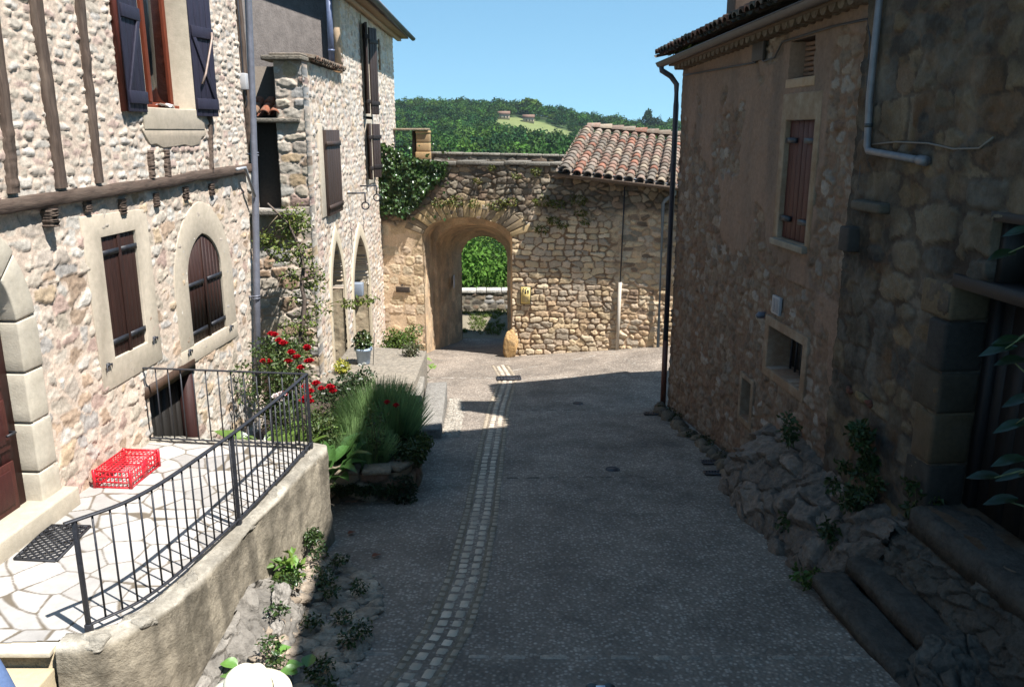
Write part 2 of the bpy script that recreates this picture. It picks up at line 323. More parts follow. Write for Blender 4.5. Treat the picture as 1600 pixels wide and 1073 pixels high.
def wood(spots, protos, name, smin=.5, smax=1.25):
    mb = MB()
    for x, y in spots:
        V, F, C = protos[rng.integers(len(protos))]; s = smin+(smax-smin)*rng.random(); a = rng.random()*6.3; ca, sa = math.cos(a), math.sin(a)
        Q = V*s; Q = np.stack([Q[:, 0]*ca-Q[:, 1]*sa, Q[:, 0]*sa+Q[:, 1]*ca, Q[:, 2]*(.85+.3*rng.random())], 1)+A([x, y, float(hz(x, y))-1])
        mb.add(Q, [F], C*(.55+.85*rng.random())*A([.85+.4*rng.random(), 1, .8+.4*rng.random()]))
    return mb.build(name, M['forest'], kind='stuff')
sp = []
yy = 130.
while yy < 690:
    w0, w1 = -.2*yy-12, .26*yy+12; n = int((w1-w0)/5.6)
    for i in range(n):
        x = w0+(i+rng.random())*(w1-w0)/n; y = yy+rng.random()*6
        ok = clearing(x, y) > 1 and not (y < 548 and y > 380 and min(clearing(x, y+28), clearing(x, y+55), clearing(x, y+80)) < .75)
        if ok: sp.append((x, y))
    yy += 6.2+yy*.006
wood(sp, protoF, 'hillside_wood')
wood([(x, y) for y in np.arange(48, 128, 4.5) for x in np.arange(-.22*y-6, .22*y+6, 4.6)+rng.random()*2], protoN, 'valley_wood', .6, 1.05)
# skyline trees and far houses that stand apart
def lone(name, label, u, v0, v1, Y, width, base, n=700, kind='round'):
    x = (u-800)/1300*Y*1.035; z1 = -Y*math.tan(PITCH+math.atan((v0-536.5)/1300)); z0 = float(hz(x, Y))-.3; H = z1-z0
    t = thing(name, label, 'tree', (x, Y, z0)); mb = MB()
    if kind == 'round':
        V, F, C = tree_arr(n, 1, 2, .28, base, int(u)); V = V*A([width*.62, width*.62, 1]); V[:, 2] = (V[:, 2]-V[:, 2].min())/np.ptp(V[:, 2])*H*.86+H*.14; mb.add(V+A([x, Y, z0]), [F], C)
    else:
        P, d = blob_points((0, 0, 0), (width/2, width/2, H*.47), n, .5); P[:, :2] *= (1-.35*(P[:, 2:]/(H*.5))); mb.leaves(P+A([x, Y, z0+H*.53]), d*.3+A([0, 0, 1]), d, .9, .5, gcol(n, base))
    mb.build('crown', M['forest'], t); tb = MB(); tb.tube([(x, Y, z0-.3), (x+.1, Y, z0+H*.3), (x, Y, z0+H*.6)], [width*.06, width*.045, .05], (.09, .07, .05)); tb.build('trunk', M['bark'], t)
lone('skyline_tree', 'round lone tree standing clear on the skyline just left above the tiled roof ridge', 1000, 168, 187, 640, 9.5, hexc(50, 78, 48, .6))
lone('skyline_tree', 'small bush-like tree on the skyline right of the round lone tree', 1016, 178, 187, 645, 3.5, hexc(60, 90, 50, .6), 250)
lone('cypress_tree', 'left of two tiny dark cypresses on the skyline beside the plaster house downpipe', 1050, 172, 187, 600, 1.9, hexc(34, 52, 36, .6), 250, 'c')
lone('cypress_tree', 'right and shorter of two tiny dark cypresses beside the plaster house downpipe', 1055, 174, 187, 600, 1.7, hexc(34, 52, 36, .6), 250, 'c')
lone('broad_tree', 'big light green tree crown rising above the farmhouses on the hill', 820, 152, 180, 640, 19, hexc(98, 124, 52, .65), 1100)
for u, v, w, lab in ((787, 181, 4.5, 'far stone farmhouse with red roof at the top left of the hill meadow'), (824, 184, 3.8, 'smaller far stone farmhouse with pale gable at the top right of the hill meadow')):
    Y = 590; x = (u-800)/1300*Y*1.035; z = float(hz(x, Y))-.5; t = thing('farmhouse', lab, 'house', (x, Y, z)); b = MB()
    b.box((x-w, Y-3, z), (x+w, Y+3, z+3.6), hexc(196, 176, 150, .8)); b.build('wall', M['plaster'], t)
    r = MB(); r.hexa([(x-w-.4, Y-3.5, z+3.55), (x+w+.4, Y-3.5, z+3.55), (x+w+.4, Y+3.5, z+3.55), (x-w-.4, Y+3.5, z+3.55), (x-w-.4, Y-.1, z+5.6), (x+w+.4, Y-.1, z+5.6), (x+w+.4, Y+.1, z+5.6), (x-w-.4, Y+.1, z+5.6)], hexc(150, 112, 92, .55)); r.build('roof', M['tile'], t)
    for k in (-.5, .1, .55):
        wn = MB(); wn.box((x+k*w, Y-3.06, z+1.2), (x+k*w+.9, Y-2.98, z+2.5), (.05, .045, .04)); wn.build('window', M['wood'], t)
# ------------------------------------------------------------------ stone styles
CREAM = [hexc(224, 212, 194, .84), hexc(216, 202, 180, .84), hexc(208, 194, 178, .82), hexc(228, 220, 206, .84), hexc(216, 188, 150, .8), hexc(206, 172, 158, .78), hexc(196, 192, 186, .82), hexc(220, 206, 186, .84), hexc(232, 226, 214, .84), hexc(200, 168, 138, .78)]
PINKM = A(hexc(229, 208, 187, .74)); CREAM = [tuple(A(c_)*.88) for c_ in CREAM]
def style_rubble(cw, ch, seed, gap=.16, hs=.045, mortar=PINKM, pal=CREAM, jit=.7, jv=.5, p=2.4, wob=.03, wv=.8, miss=0., rough=.012, soft=.18, gray=0, calm=.0, edge=1., fill=.012, over=0.):
    pal = A(pal); pal = pal*(1-calm)+pal.mean(0)*calm
    def f(S, Z):
        S2 = S+wob*fbm(S*5, Z*5, 1); Z2 = Z+wob*.8*fbm(S*4+9, Z*4, 2)+.05*fbm(S*.5, Z*.1, 3)
        e, a, b, c, F1 = rub(S2, Z2, cw, ch, seed, jit, jv, p, wv); du, dv, q = rub.loc
        g = gap*(1+1.5*fbm(S*1.3, Z*1.3, 5)); lump = fbm(S*13, Z*13, 4, 3); fine = fbm(S*36, Z*36, 6, 2)
        e = e+edge*(.2*fbm(S*9, Z*11, 3, 3)+.1*fine)-.25*(q-.35)*(q > .6); t = sst(g, g+soft, e)
        if miss: t = t*(c > miss)
        tilt = ((b-.5)*du+(c-.5)*dv)*.6-over*dv; ridge = -np.abs(fbm(S*7+q*40, Z*9+q*17, 7, 3))
        h = t*(hs*(.45+.6*q)*(.85+.15*np.clip(1-F1, 0, 1))+hs*.8*tilt+rough*(.8*lump+1.3*ridge+.5*fine))+(1-t)*(fill+rough*.5*fbm(S*6, Z*6, 2)+rough*.4*fine)
        col = pick(pal, a)*(.72+.4*b)[..., None]*(1+.16*lump+.12*fine)[..., None]
        if gray: k = np.clip(gray*(.5+.9*fbm(S*2, Z*2, 6)), 0, 1)[..., None]; col = col*(1-k)+k*A(hexc(150, 144, 132, .7))*(.8+.4*c)[..., None]
        m = mortar*(1+.12*fbm(S*4, Z*4, 1)+.1*fine)[..., None]
        tt = sst(.15, .6, t)[..., None]
        return h, m*(1-tt)+col*tt
    return f
def in_rect(S, Z, a, b, c, d): return (S > a) & (S < b) & (Z > c) & (Z < d)
def arch_pts(s0, s1, z0, zs, rise, n=14, point=0):
    """outline from the bottom left, over the top, to the bottom right"""
    c = (s0+s1)/2; w = (s1-s0)/2; P = [(s0, z0)]
    for i in range(n+1):
        t = math.pi*(1-i/n); x = math.cos(t); y = math.sin(t)
        if point: y = (math.sqrt(max(0, (1+point)**2-(abs(x)+point)**2)))/math.sqrt((1+point)**2-point**2)
        P.append((c+w*x, zs+rise*y))
    return P+[(s1, z0)]
def in_poly(S, Z, P):
    r = np.zeros(S.shape, bool); n = len(P)
    for i in range(n):
        (x1, y1), (x2, y2) = P[i], P[(i+1) % n]
        if y1 == y2: continue
        r ^= ((y1 > Z) != (y2 > Z)) & (S < (x2-x1)*(Z-y1)/(y2-y1)+x1)
    return r
def grow(P, c, k): return [((x-c[0])*k[0]+c[0], (y-c[1])*k[1]+c[1]) for x, y in P]
def planks(pl, mb, s0, s1, z0, z1, d0, d1, n, c, top=None):
    w = (s1-s0)/n
    for i in range(n):
        a = s0+i*w; t = z1 if top is None else None; k = .9+.2*random.random()
        if top is None: pl.box(mb, a+.004, a+w-.004, z0, z1, d0, d1+.003*random.random(), A(c)*k)
        else:
            q = [(a+.004, z0), (a+w-.004, z0)]+[(a+w-.004-(w-.008)*j/4, top(a+w-.004-(w-.008)*j/4)) for j in range(5)]; pl.prism(mb, q, d0, d1, A(c)*k)
def timber(mb, pts, w, d, c, nrm, side, n=70):
    """a weathered squared timber along pts; nrm outward, side across"""
    pts = A(pts, float); t = np.linspace(0, 1, n); seg = np.linspace(0, len(pts)-1, n)
    P = np.stack([np.interp(seg, np.arange(len(pts)), pts[:, k]) for k in range(3)], 1); nrm = A(nrm); side = A(side); V = []
    ph = random.random()*50
    for i in range(n):
        nz = lambda k, f: fbm(A([i*f+ph]), A([k]), 2, 3)[0]; wl = w*(.5+.1*nz(1., .16)+.05*nz(2., .6)); wr = w*(.5+.1*nz(7., .16)+.05*nz(5., .6)); dd = d*(1+.14*nz(3., .3))
        for a, b in ((-wl, 0), (-wl, dd*.88), (-wl*.88, dd), (wl*.3*nz(9., .2), dd*(1+.1*nz(4., .8))), (wr*.88, dd), (wr, dd*.88), (wr, 0)): V.append(P[i]+side*a+nrm*b)
    F = [[i*7+j, i*7+j+1, i*7+j+8, i*7+j+7] for i in range(n-1) for j in range(6)]; mb.add(V, F, c)
    mb.add([V[j] for j in range(7)]+[V[(n-1)*7+j] for j in range(7)], [np.array([[0, 1, 2, 3, 4, 5, 6], [13, 12, 11, 10, 9, 8, 7]])], c)
def pipe(pl, mb, pts, r, d, c, n=10): mb.tube([pl.P(s, z, d) for s, z in pts], r, c, n)
def n3(pl): return A([pl.n[0], pl.n[1], 0])
def d3(pl): return A([pl.d[0], pl.d[1], 0])
BROWN = hexc(66, 42, 35, .6); NAVY = hexc(52, 50, 66, .8); DARKI = (.02, .02, .024)
# ================================================================== house with timber framing (left)
H1 = thing('timber_framed_house', 'rubble stone house with dark timber framing and closed brown shutters beside the railed terrace', 'house', (-5, 9, -5))
winP = [(.06, -2.48), (.8, -2.47), (.8, -1.12), (.06, -1.12)]
archP = arch_pts(2.02, 3.12, -2.83, -1.95, .58, 16, .25)
doorP = arch_pts(-2.75, -1.5, -3.7, -1.75, .75, 14)
cellP = [(.7, -5.2), (1.86, -5.2), (1.86, -3.12), (.7, -3.08)]
def hole1(S, Z): return in_rect(S, Z, -.02, .88, -2.55, -1.05) | in_poly(S, Z, grow(archP, (2.57, -2.2), (1.06, 1.06))) | in_poly(S, Z, grow(doorP, (-2.12, -3), (1.06, 1.06))) | in_poly(S, Z, cellP)
lo = style_rubble(.25, .165, 11, gap=.36, hs=.026, jit=.9, jv=.7, wob=.06, wv=1.0, p=2.8, calm=.25, fill=.01, edge=1.6, soft=.1, over=.3)
up = style_rubble(.21, .088, 12, gap=.34, hs=.026, jit=.8, jv=.4, wob=.03, wv=.9, p=3.2, calm=.35, fill=.008, edge=1.5, soft=.1, over=.35, pal=CREAM[:4]+CREAM[6:9]+[CREAM[5]])
L1.wall(-3.3, 4.35, -5.6, -.55, .017, lo, hole1, 0, .22).build('stone_wall', M['stone'], H1, True)
L1.wall(-3.3, 4.35, -.6, 3.4, .017, up, lambda S, Z: in_rect(S, Z, 1.25, 2.67, .23, 3.1), .04, .34).build('upper_stone_wall', M['stone'], H1, True)
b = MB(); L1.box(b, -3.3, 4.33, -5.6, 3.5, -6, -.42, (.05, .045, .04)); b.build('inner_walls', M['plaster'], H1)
b = MB(); b.hexa(A([L1.P(-3.6, 3.42, .5), L1.P(4.6, 3.42, .5), L1.P(4.6, 5.2, -5), L1.P(-3.6, 5.2, -5), L1.P(-3.6, 3.56, .5), L1.P(4.6, 3.56, .5), L1.P(4.6, 5.4, -5), L1.P(-3.6, 5.4, -5)])[[1, 0, 3, 2, 5, 4, 7, 6]], hexc(150, 100, 80)); b.build('roof', M['tile'], H1)
TB = hexc(112, 94, 82, .55)
def vt(u0, v0, u1, v1, w, z1=None):
    s0, za = L1.m(u0, v0, .06); s1, zb = L1.m(u1, v1, .06); sl_ = (s0-s1)/(za-zb)*.3
    t = MB(); timber(t, [L1.P(s1, zb, .02), L1.P(s0, za, .02), L1.P(s0+sl_*(3.3-za), 3.35, .02)], w, .075, TB, n3(L1), d3(L1)); t.build('timber_post', M['timber'], H1)
vt(55, 12, 95, 294, .15); vt(124, 12, 154, 286, .12); vt(386, 160, 396, 262, .11); vt(10, 200, 20, 302, .13)
for u, v0, v1, w in ((234, 235, 278, .10), (259, 234, 276, .10), (327, 175, 270, .085)):
    s0, za = L1.m(u, v0, .06); s1, zb = L1.m(u+3, v1, .06); t = MB(); timber(t, [L1.P(s1, zb, .03), L1.P(s0, za, .03)], w, .06, TB, n3(L1), d3(L1)); t.build('timber_stud', M['timber'], H1)
t = MB(); timber(t, [L1.P(-3.3, -.66, .0), L1.P(-1.3, -.645, .0), L1.P(1.4, -.62, 0), L1.P(2.6, -.58, 0), L1.P(4.42, -.56, 0)], .135, .085, TB, n3(L1), (0, 0, 1)); t.build('beam', M['timberh'], H1)
for u, v in ((80, 335), (143, 312), (198, 318), (250, 308), (296, 298), (336, 292)):
    s, z = L1.m(u, v, .08); t = MB(); timber(t, [L1.P(s, z+.05, -.05), L1.P(s, z-.12, -.05)], .11+.03*random.random(), .17 if u == 80 else .1, A(TB)*.9, n3(L1), d3(L1)); t.build('joist_end', M['timber'], H1)
# dressed surrounds
DS = hexc(214, 200, 178, .72)
def surround(inner, outer, d0, d1, par, name='stone_surround', pl=L1, c=DS, closed=False):
    m_ = MB(); pl.ring(m_, inner, outer, d0, d1, c, closed); return m_.build(name, M['dressed'], par, bevel=.008)
W1 = MB(); L1.prism(W1, [(.06, -2.48), (.8, -2.48), (.8, -1.12), (.06, -1.12)], -.14, -.1, (.02, .02, .02)); win = W1.build('shuttered_window', M['wood'], H1)
inn = [(.06, -2.48), (.8, -2.48), (.8, -1.12), (.06, -1.12)]
surround(inn, [(-.24, -2.8), (1.12, -2.78), (1.1, -.9), (-.28, -.86)], -.2, .024, win, closed=True)
def battens(pl, mb, s0, s1, zz, d, c=DARKI, h=.06):
    for z in zz: pl.box(mb, s0, s1, z-h/2, z+h/2, d, d+.018, c)
sh = MB(); planks(L1, sh, .07, .43, -2.47, -1.13, -.04, -.005, 4, BROWN); planks(L1, sh, .43, .79, -2.47, -1.13, -.04, -.005, 4, BROWN); L1.box(sh, .40, .46, -2.52, -1.13, -.001, .015, A(BROWN)*.9); so_ = sh.build('shutter', M['wood'], win, bevel=.003)
for s0_, s1_, z_ in ((.03, .40, -1.3), (.03, .40, -2.3), (.46, .86, -1.3), (.46, .86, -2.3)): hb_ = MB(); battens(L1, hb_, s0_, s1_, (z_,), .0); hb_.build('strap_hinge', M['iron'], win)
W2 = MB(); L1.prism(W2, archP, -.14, -.1, (.02, .02, .02)); aw = W2.build('arched_window', M['wood'], H1)
outA = arch_pts(1.62, 3.5, -3.0, -2.05, 1.12, 16, .1); surround(archP, outA, -.2, .022, aw)
sill = MB(); L1.box(sill, 1.62, 3.5, -3.06, -2.83, -.2, .026, DS); sill.build('sill', M['dressed'], aw, bevel=.008)
def atop(s):
    x = min(1, abs((s-2.57)/.55)); y = math.sqrt(max(0, 1.25**2-(x+.25)**2))/math.sqrt(1.25**2-.0625); return -1.95+.58*y-.01
sh = MB(); planks(L1, sh, 2.03, 2.57, -2.82, 0, -.04, -.005, 5, BROWN, atop); planks(L1, sh, 2.57, 3.11, -2.82, 0, -.04, -.005, 5, BROWN, atop); L1.box(sh, 2.54, 2.6, -2.86, -1.42, -.001, .015, A(BROWN)*.9); sh.build('shutter', M['wood'], aw)
for s0_, s1_, z_ in ((1.97, 2.5, -2.02), (1.97, 2.5, -2.68), (2.64, 3.18, -2.02), (2.64, 3.18, -2.68)): hb_ = MB(); battens(L1, hb_, s0_, s1_, (z_,), .0); hb_.build('strap_hinge', M['iron'], aw)
for u, v in ((171, 570), (243, 528), (298, 548), (362, 510)):
    s, z = L1.m(u, v, .05); m_ = MB(); m_.tube([L1.P(s-.05, z-.1, .05), L1.P(s-.05, z, .05), L1.P(s+.05, z, .05), L1.P(s+.05, z-.06, .05)], .012, DARKI, 6); L1.box(m_, s-.02, s+.02, z-.02, z+.02, -.02, .05, DARKI); m_.build('shutter_hook', M['iron'], H1)
# arched door
D1 = MB(); planks(L1, D1, -2.74, -1.51, -3.68, 0, -.2, -.14, 5, hexc(66, 30, 26, .8), lambda s: -1.76+.75*math.sqrt(max(0, 1-((s+2.125)/.625)**2))); dr = D1.build('arched_door', M['wood'], H1)
pn = MB()
for s in (-2.62, -2.05):
    for z in (-3.5, -2.9, -2.3): L1.box(pn, s, s+.42, z, z+.48, -.139, -.12, hexc(78, 38, 32, .8)); L1.box(pn, s+.07, s+.35, z+.07, z+.41, -.119, -.105, hexc(70, 32, 28, .8))
pn.build('door_panel', M['wood'], dr, bevel=.008)
hd = MB(); hd.tube([L1.P(-1.6, -2.75, -.14), L1.P(-1.6, -2.75, -.08), L1.P(-1.72, -2.75, -.08)], .013, DARKI); hd.build('handle', M['iron'], dr)
do = arch_pts(-3.14, -1.2, -3.7, -1.75, 1.1, 14)
k = len(doorP)
cols = np.concatenate([A([hexc(206, 186, 148, .78)])*(.88+.2*rng.random())]*1)
m_ = MB()
def arcs(P, f): # point at fraction along outline
    P = A(P); d = np.concatenate([[0], np.cumsum(np.linalg.norm(np.diff(P, axis=0), axis=1))]); x = f*d[-1]; return (np.interp(x, d, P[:, 0]), np.interp(x, d, P[:, 1]))
def arc3(P, f):
    g = (f/.3 if f < .3 else 1+(f-.3)/.4*(len(P)-3) if f < .7 else len(P)-2+(f-.7)/.3); i = min(int(g), len(P)-2); w = g-i; return (P[i][0]*(1-w)+P[i+1][0]*w, P[i][1]*(1-w)+P[i+1][1]*w)
fr = np.linspace(0, 1, 14)
for i in range(13):
    f0, f1 = fr[i]+.0015, fr[i+1]-.0015; fs = np.linspace(f0, f1, 5); og = .12*(random.random()-.6)
    inn_ = [arc3(doorP, f) for f in fs]; ou_ = [arc3(do, f) for f in fs]
    ou_ = [(a+(a-b)*og*(1 if i % 2 == 0 else .5), c+(c-d)*og) for (a, c), (b, d) in zip(ou_, inn_)]
    L1.ring(m_, inn_, ou_, -.25, .025+.015*random.random(), A(hexc(214, 204, 184, .74))*(.85+.25*random.random()))
m_.build('door_surround', M['dressed'], dr, bevel=.015)
m_ = MB(); L1.box(m_, -3.1, -1.12, -3.83, -3.5, -.25, .16, hexc(206, 194, 172, .68)); m_.build('doorstep', M['dressed'], dr, bevel=.02)
# cellar door
c_ = MB(); planks(L1, c_, .7, 1.86, -5.2, -3.1, -.2, -.15, 6, hexc(40, 36, 32, .7)); cd = c_.build('cellar_door', M['wood'], H1)
m_ = MB(); L1.box(m_, 1.78, 1.9, -5.2, -3.1, -.14, .02, hexc(60, 34, 30, .8)); L1.box(m_, .6, 1.95, -3.14, -3.0, -.2, .04, hexc(80, 60, 46, .7)); m_.build('door_frame', M['wood'], cd)
# upper open window
uw = MB(); RB = hexc(120, 56, 34, .8)
L1.box(uw, 1.3, 1.38, .28, 3.0, -.3, -.22, RB); L1.box(uw, 2.53, 2.61, .28, 3.0, -.3, -.22, RB); L1.box(uw, 1.38, 2.53, .28, .36, -.3, -.22, RB); L1.box(uw, 1.92, 2.0, .36, 3.0, -.3, -.2, RB); L1.box(uw, 1.31, 2.61, .285, .33, -.219, -.15, RB)
uwo = uw.build('open_window', M['wood'], H1, bevel=.006)
m_ = MB(); L1.box(m_, 1.38, 1.92, .36, 3, -.27, -.26, (0, 0, 0)); L1.box(m_, 2.0, 2.53, .36, 3, -.27, -.26, (0, 0, 0)); m_.build('pane', M['glass'], uwo)
m_ = MB(); S_ = np.linspace(1.4, 2.5, 40); Zc = np.linspace(.4, 3, 3)
V = A([L1.P(s, z, -.31+.015*math.sin(s*90)) for z in Zc for s in S_]); m_.add(V, [[i*40+j, i*40+j+1, i*40+41+j, i*40+40+j] for i in range(2) for j in range(39)], (.3, .33, .34)); m_.build('curtain', M['cloth'], uwo)
m_ = MB(); L1.ring(m_, [(1.3, .28), (2.62, .28), (2.62, 3.05), (1.3, 3.05)], [(1.18, .02), (2.85, .02), (2.85, 3.25), (1.18, 3.25)], -.34, .075, DS, True); m_.build('stone_surround', M['dressed'], uwo, bevel=.01)
m_ = MB(); P_ = [(1.12, .03), (2.9, .03), (2.88, -.06), (2.74, -.08), (2.66, -.17), (2.4, -.2), (2.2, -.17), (1.95, -.19), (1.6, -.2), (1.45, -.15), (1.3, -.16), (1.2, -.06)]; L1.prism(m_, P_, .02, .066, hexc(206, 190, 168, .8)); m_.build('render_patch', M['dressed'], uwo, bevel=.01)
m_ = MB(); V = A([L1.P(2.0+.035*i, .315+.018*math.sin(i*1.3+j)+.02*(j == 1)-.03*(i > 5), -.2+.09*j) for j in range(3) for i in range(9)]); m_.add(V, [[j*9+i, j*9+i+1, j*9+i+10, j*9+i+9] for j in range(2) for i in range(8)], (.75, .75, .8))
m_.build('white_cloth', M['cloth'], None, True, label='crumpled white cloth lying on the sill of the open upper window', cat='cloth')
def zshutter(s0, s1, z0, z1, d, ang, hinge, c, par, flip=1):
    """ledged and braced shutter folded back; ang degrees off the wall"""
    a = R_(ang); pl = Plane(L1.P(hinge, 0, d)[:2], (L1.d[0]*math.cos(a)*flip+L1.n[0]*math.sin(a), L1.d[1]*math.cos(a)*flip+L1.n[1]*math.sin(a)), flip)
    w = abs(s1-s0); m_ = MB(); planks(pl, m_, 0, w, z0, z1, 0, .035, 4, c); o = m_.build('shutter', M['wood'], par, bevel=.003)
    for z in (z0+.16, z0+1.08, z1-.2): m_ = MB(); pl.box(m_, .01, w-.01, z-.07, z+.07, .036, .062, A(c)*.95); m_.build('ledge', M['wood'], o, bevel=.004)
    m_ = MB(); za, zb = z0+.23, z0+1.01
    q = [(w-.1, za), (w-.02, za), (.1, zb), (.02, zb)]
    pl.prism(m_, q, .036, .06, A(c)*.9); m_.build('brace', M['wood'], o, bevel=.004); return pl
zshutter(0, .5, .22, 2.6, .05, 5, 1.27, NAVY, uwo, -1)
m_ = MB(); L1.box(m_, .72, .765, .22, 2.6, .05, .12, hexc(90, 40, 30, .8)); m_.build('shutter_edge', M['wood'], uwo)
plr = zshutter(0, .52, .2, 2.6, .05, 9, 2.62, NAVY, uwo, 1)
m_ = MB(); m_.tube([plr.P(.12, .62, .075), plr.P(.2, .75, .09), plr.P(.42, 1.22, .09), plr.P(.46, 1.3, .07)], .016, hexc(150, 130, 118), 6); m_.build('shutter_stay', M['zinc'], uwo)
# zinc downpipe at the corner and junction box
ZN = hexc(122, 124, 134, .75)
m_ = MB(); q = [L1.m(388, 4, .12), L1.m(394, 150, .12), L1.m(399, 300, .12), L1.m(401, 440, .12), L1.m(403, 615, .12)]; pipe(L1, m_, [(q[0][0], 3.4)]+q, .055, .12, ZN, 12)
dp = m_.build('downpipe', M['zinc'], H1, True)
for u, v in ((398, 241), (400, 464)):
    s, z = L1.m(u, v, .12); m_ = MB()
    for dz in (-.02, .02): m_.lathe([(.057, -.012), (.066, -.008), (.066, .008), (.057, .012)], L1.P(s, z+dz, .12), ZN, 14)
    L1.box(m_, s-.02, s+.02, z-.015, z+.015, .0, .07, ZN); m_.build('pipe_collar', M['zinc'], dp)
m_ = MB(); m_.tube([L1.P(*L1.m(370, 265, .14), .14), L1.P(*L1.m(383, 262, .14), .14), L1.P(*L1.m(398, 307, .14), .14)], .025, hexc(180, 182, 186, .8), 8); m_.build('overflow_pipe', M['zinc'], H1, True)
s, z = L1.m(407, 132, .06); m_ = MB(); L1.box(m_, 4.3, 4.42, z-.12, z+.12, .02, .14, hexc(190, 190, 190, .8)); m_.build('junction_box', M['paint'], H1, bevel=.01)
m_ = MB(); s, z = L1.m(404, 10, .1); m_.tube([L1.P(4.37, 3.3, .08), L1.P(4.38, 1.2, .08), L1.P(4.37, .6, .08), L1.P(4.4, .45, .1), L1.P(4.36, .35, .08)], .012, (.03, .03, .03), 6); m_.build('cable', M['iron'], H1)
# ================================================================== tall stone house with pointed arches
H2 = thing('tall_stone_house', 'tall pale rubble house with two pointed arches at its foot and grey rendered gable', 'house', (-5, 20, -6))
pa1 = arch_pts(1.45, 2.85, -6.2, -3.75, 1.4, 16, .9); pa2 = arch_pts(3.9, 6.2, -6.4, -4.1, 1.52, 16, .9)
def hole2(S, Z):
    top = np.where(S < 3.8, 1.27+.02*fbm(S*3, S, 1), 9)
    return (Z > top) | in_poly(S, Z, pa1) | in_poly(S, Z, pa2) | in_rect(S, Z, 6.75, 7.45, .45, 2.7) | in_rect(S, Z, 6.75, 7.4, -1.25, .2) | in_rect(S, Z, 9.4, 9.9, 1.75, 2.6)
w2 = style_rubble(.24, .125, 21, gap=.3, hs=.038, jit=.8, jv=.4, wob=.04, wv=.9, p=3., calm=.35, fill=.01, edge=1.5, soft=.1, over=.35, mortar=PINKM*.97)
L2.wall(0, 12.6, -6.8, 3.2, .03, w2, hole2, 0, .5).build('stone_wall', M['stone'], H2, True)
qs = style_rubble(.36, .2, 22, gap=.14, hs=.05, jit=.7, jv=.4, wob=.03, p=3, gray=.35, mortar=PINKM*.9)
AF.wall(-1.6, .03, -6.4, 1.27, .02, qs, lambda S, Z: in_rect(S, Z, -1.05, -.52, -1.45, .16) | ((S < -.5) & (Z > .25)), 0, .4).build('porch_wall', M['stone'], H2, True)
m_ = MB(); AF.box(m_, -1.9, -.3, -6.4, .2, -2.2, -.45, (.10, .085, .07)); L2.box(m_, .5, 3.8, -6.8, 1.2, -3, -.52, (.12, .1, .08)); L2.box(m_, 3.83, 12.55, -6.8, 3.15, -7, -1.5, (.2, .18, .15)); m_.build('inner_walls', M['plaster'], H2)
m_ = MB(); m_.box((-11, 20.0, -2), (-3.94, 20.3, 3.2), (.2, .2, .2)); m_.build('gable_wall', M['render'], H2)
m_ = MB(); m_.box((-4.1, 19.985, 1.3), (-3.9, 20.25, 3.2), hexc(214, 184, 150, .8)); m_.build('quoin_strip', M['dressed'], H2)
m_ = MB(); m_.box((-11, 28.78, -6), (-3.95, 28.8, 3.2), (.4, .35, .3)); m_.build('rear_wall', M['plaster'], H2)
m_ = MB(); m_.tube([(-4.1, 19.93, 3.3), (-4.1, 19.93, 1.35)], .07, hexc(108, 118, 144, .75), 12); m_.tube([(-4.1, 19.93, 1.75), (-4.1, 19.93, 1.8)], .078, hexc(108, 118, 144, .75), 12); m_.build('downpipe', M['zinc'], H2, True)
# roof, eave boards, gutter
m_ = MB(); m_.hexa(A([(-3.4, 19.7, 3.2), (-3.4, 29.9, 3.1), (-9, 29.9, 5.0), (-9, 19.7, 5.1), (-3.4, 19.7, 3.28), (-3.4, 29.9, 3.18), (-9, 29.9, 5.1), (-9, 19.7, 5.2)]), hexc(140, 100, 80)); rf2 = m_.build('roof', M['tile'], H2)
m_ = MB(); m_.box((-3.9, 19.75, 3.02), (-3.5, 29.75, 3.1), hexc(150, 120, 92, .7)); m_.box((-3.85, 19.75, 2.93), (-3.72, 29.6, 3.02), hexc(190, 160, 130, .7)); m_.build('eave_boards', M['wood'], H2)
for y in np.arange(20, 29.8, .19):
    pass
m_ = MB(); P0 = [(-3.36+.085*math.cos(t), math.sin(t)*.085) for t in np.linspace(math.pi, 2*math.pi, 9)]
V = [(x, y, (3.14 if y < 25 else 3.06)+z) for y in (19.6, 29.95) for x, z in P0]; m_.add(V, [[i, i+1, i+10, i+9] for i in range(8)], hexc(90, 92, 100, .7)); m_.build('gutter', M['zinc'], H2, True)
TK = .85
def tile_patch(mb, O, ax, dn, nrm, ncol, nrow, pitch, rowl, r, pal, fan=0.):
    """canal tiles: O top left corner, ax across, dn downslope, nrm up"""
    O, ax, dn, nrm = map(lambda q: A(q, float), (O, ax, dn, nrm)); th = np.linspace(0, math.pi, 7)
    for i in range(ncol):
        for cover in (1, 0):
            off = (i+(.5 if cover else 0.))*pitch
            for j in range(nrow):
                rr0, rr1 = r*(.86 if cover else 1.05), r*(1.05 if cover else .9); a = O+ax*(off+.02*(random.random()-.5))+dn*(j*rowl+.02*(random.random()-.5)); b = a+dn*rowl*1.12+ax*.012*(random.random()-.5); lift = .035*random.random()
                V = []
                for q, rr, up in ((a, rr0, 0), (b, rr1, .028+.01*random.random())):
                    for t in th: V.append(q+ax*rr*math.cos(t)+nrm*((rr*math.sin(t)*.85+.06+up) if cover else (.045-rr*math.sin(t)*.6+up)))
                for t in th: V.append(b+ax*(rr1-.02)*math.cos(t)+nrm*(((rr1-.02)*math.sin(t)*.85+.058+.02) if cover else (.03-rr1*math.sin(t)*.6)))
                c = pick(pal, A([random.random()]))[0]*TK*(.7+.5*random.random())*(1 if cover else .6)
                F = [[k, k+1, k+8, k+7] for k in range(6)]+[[k+7, k+8, k+15, k+14] for k in range(6)]
                mb.add(V, F if cover else F[:6], c)
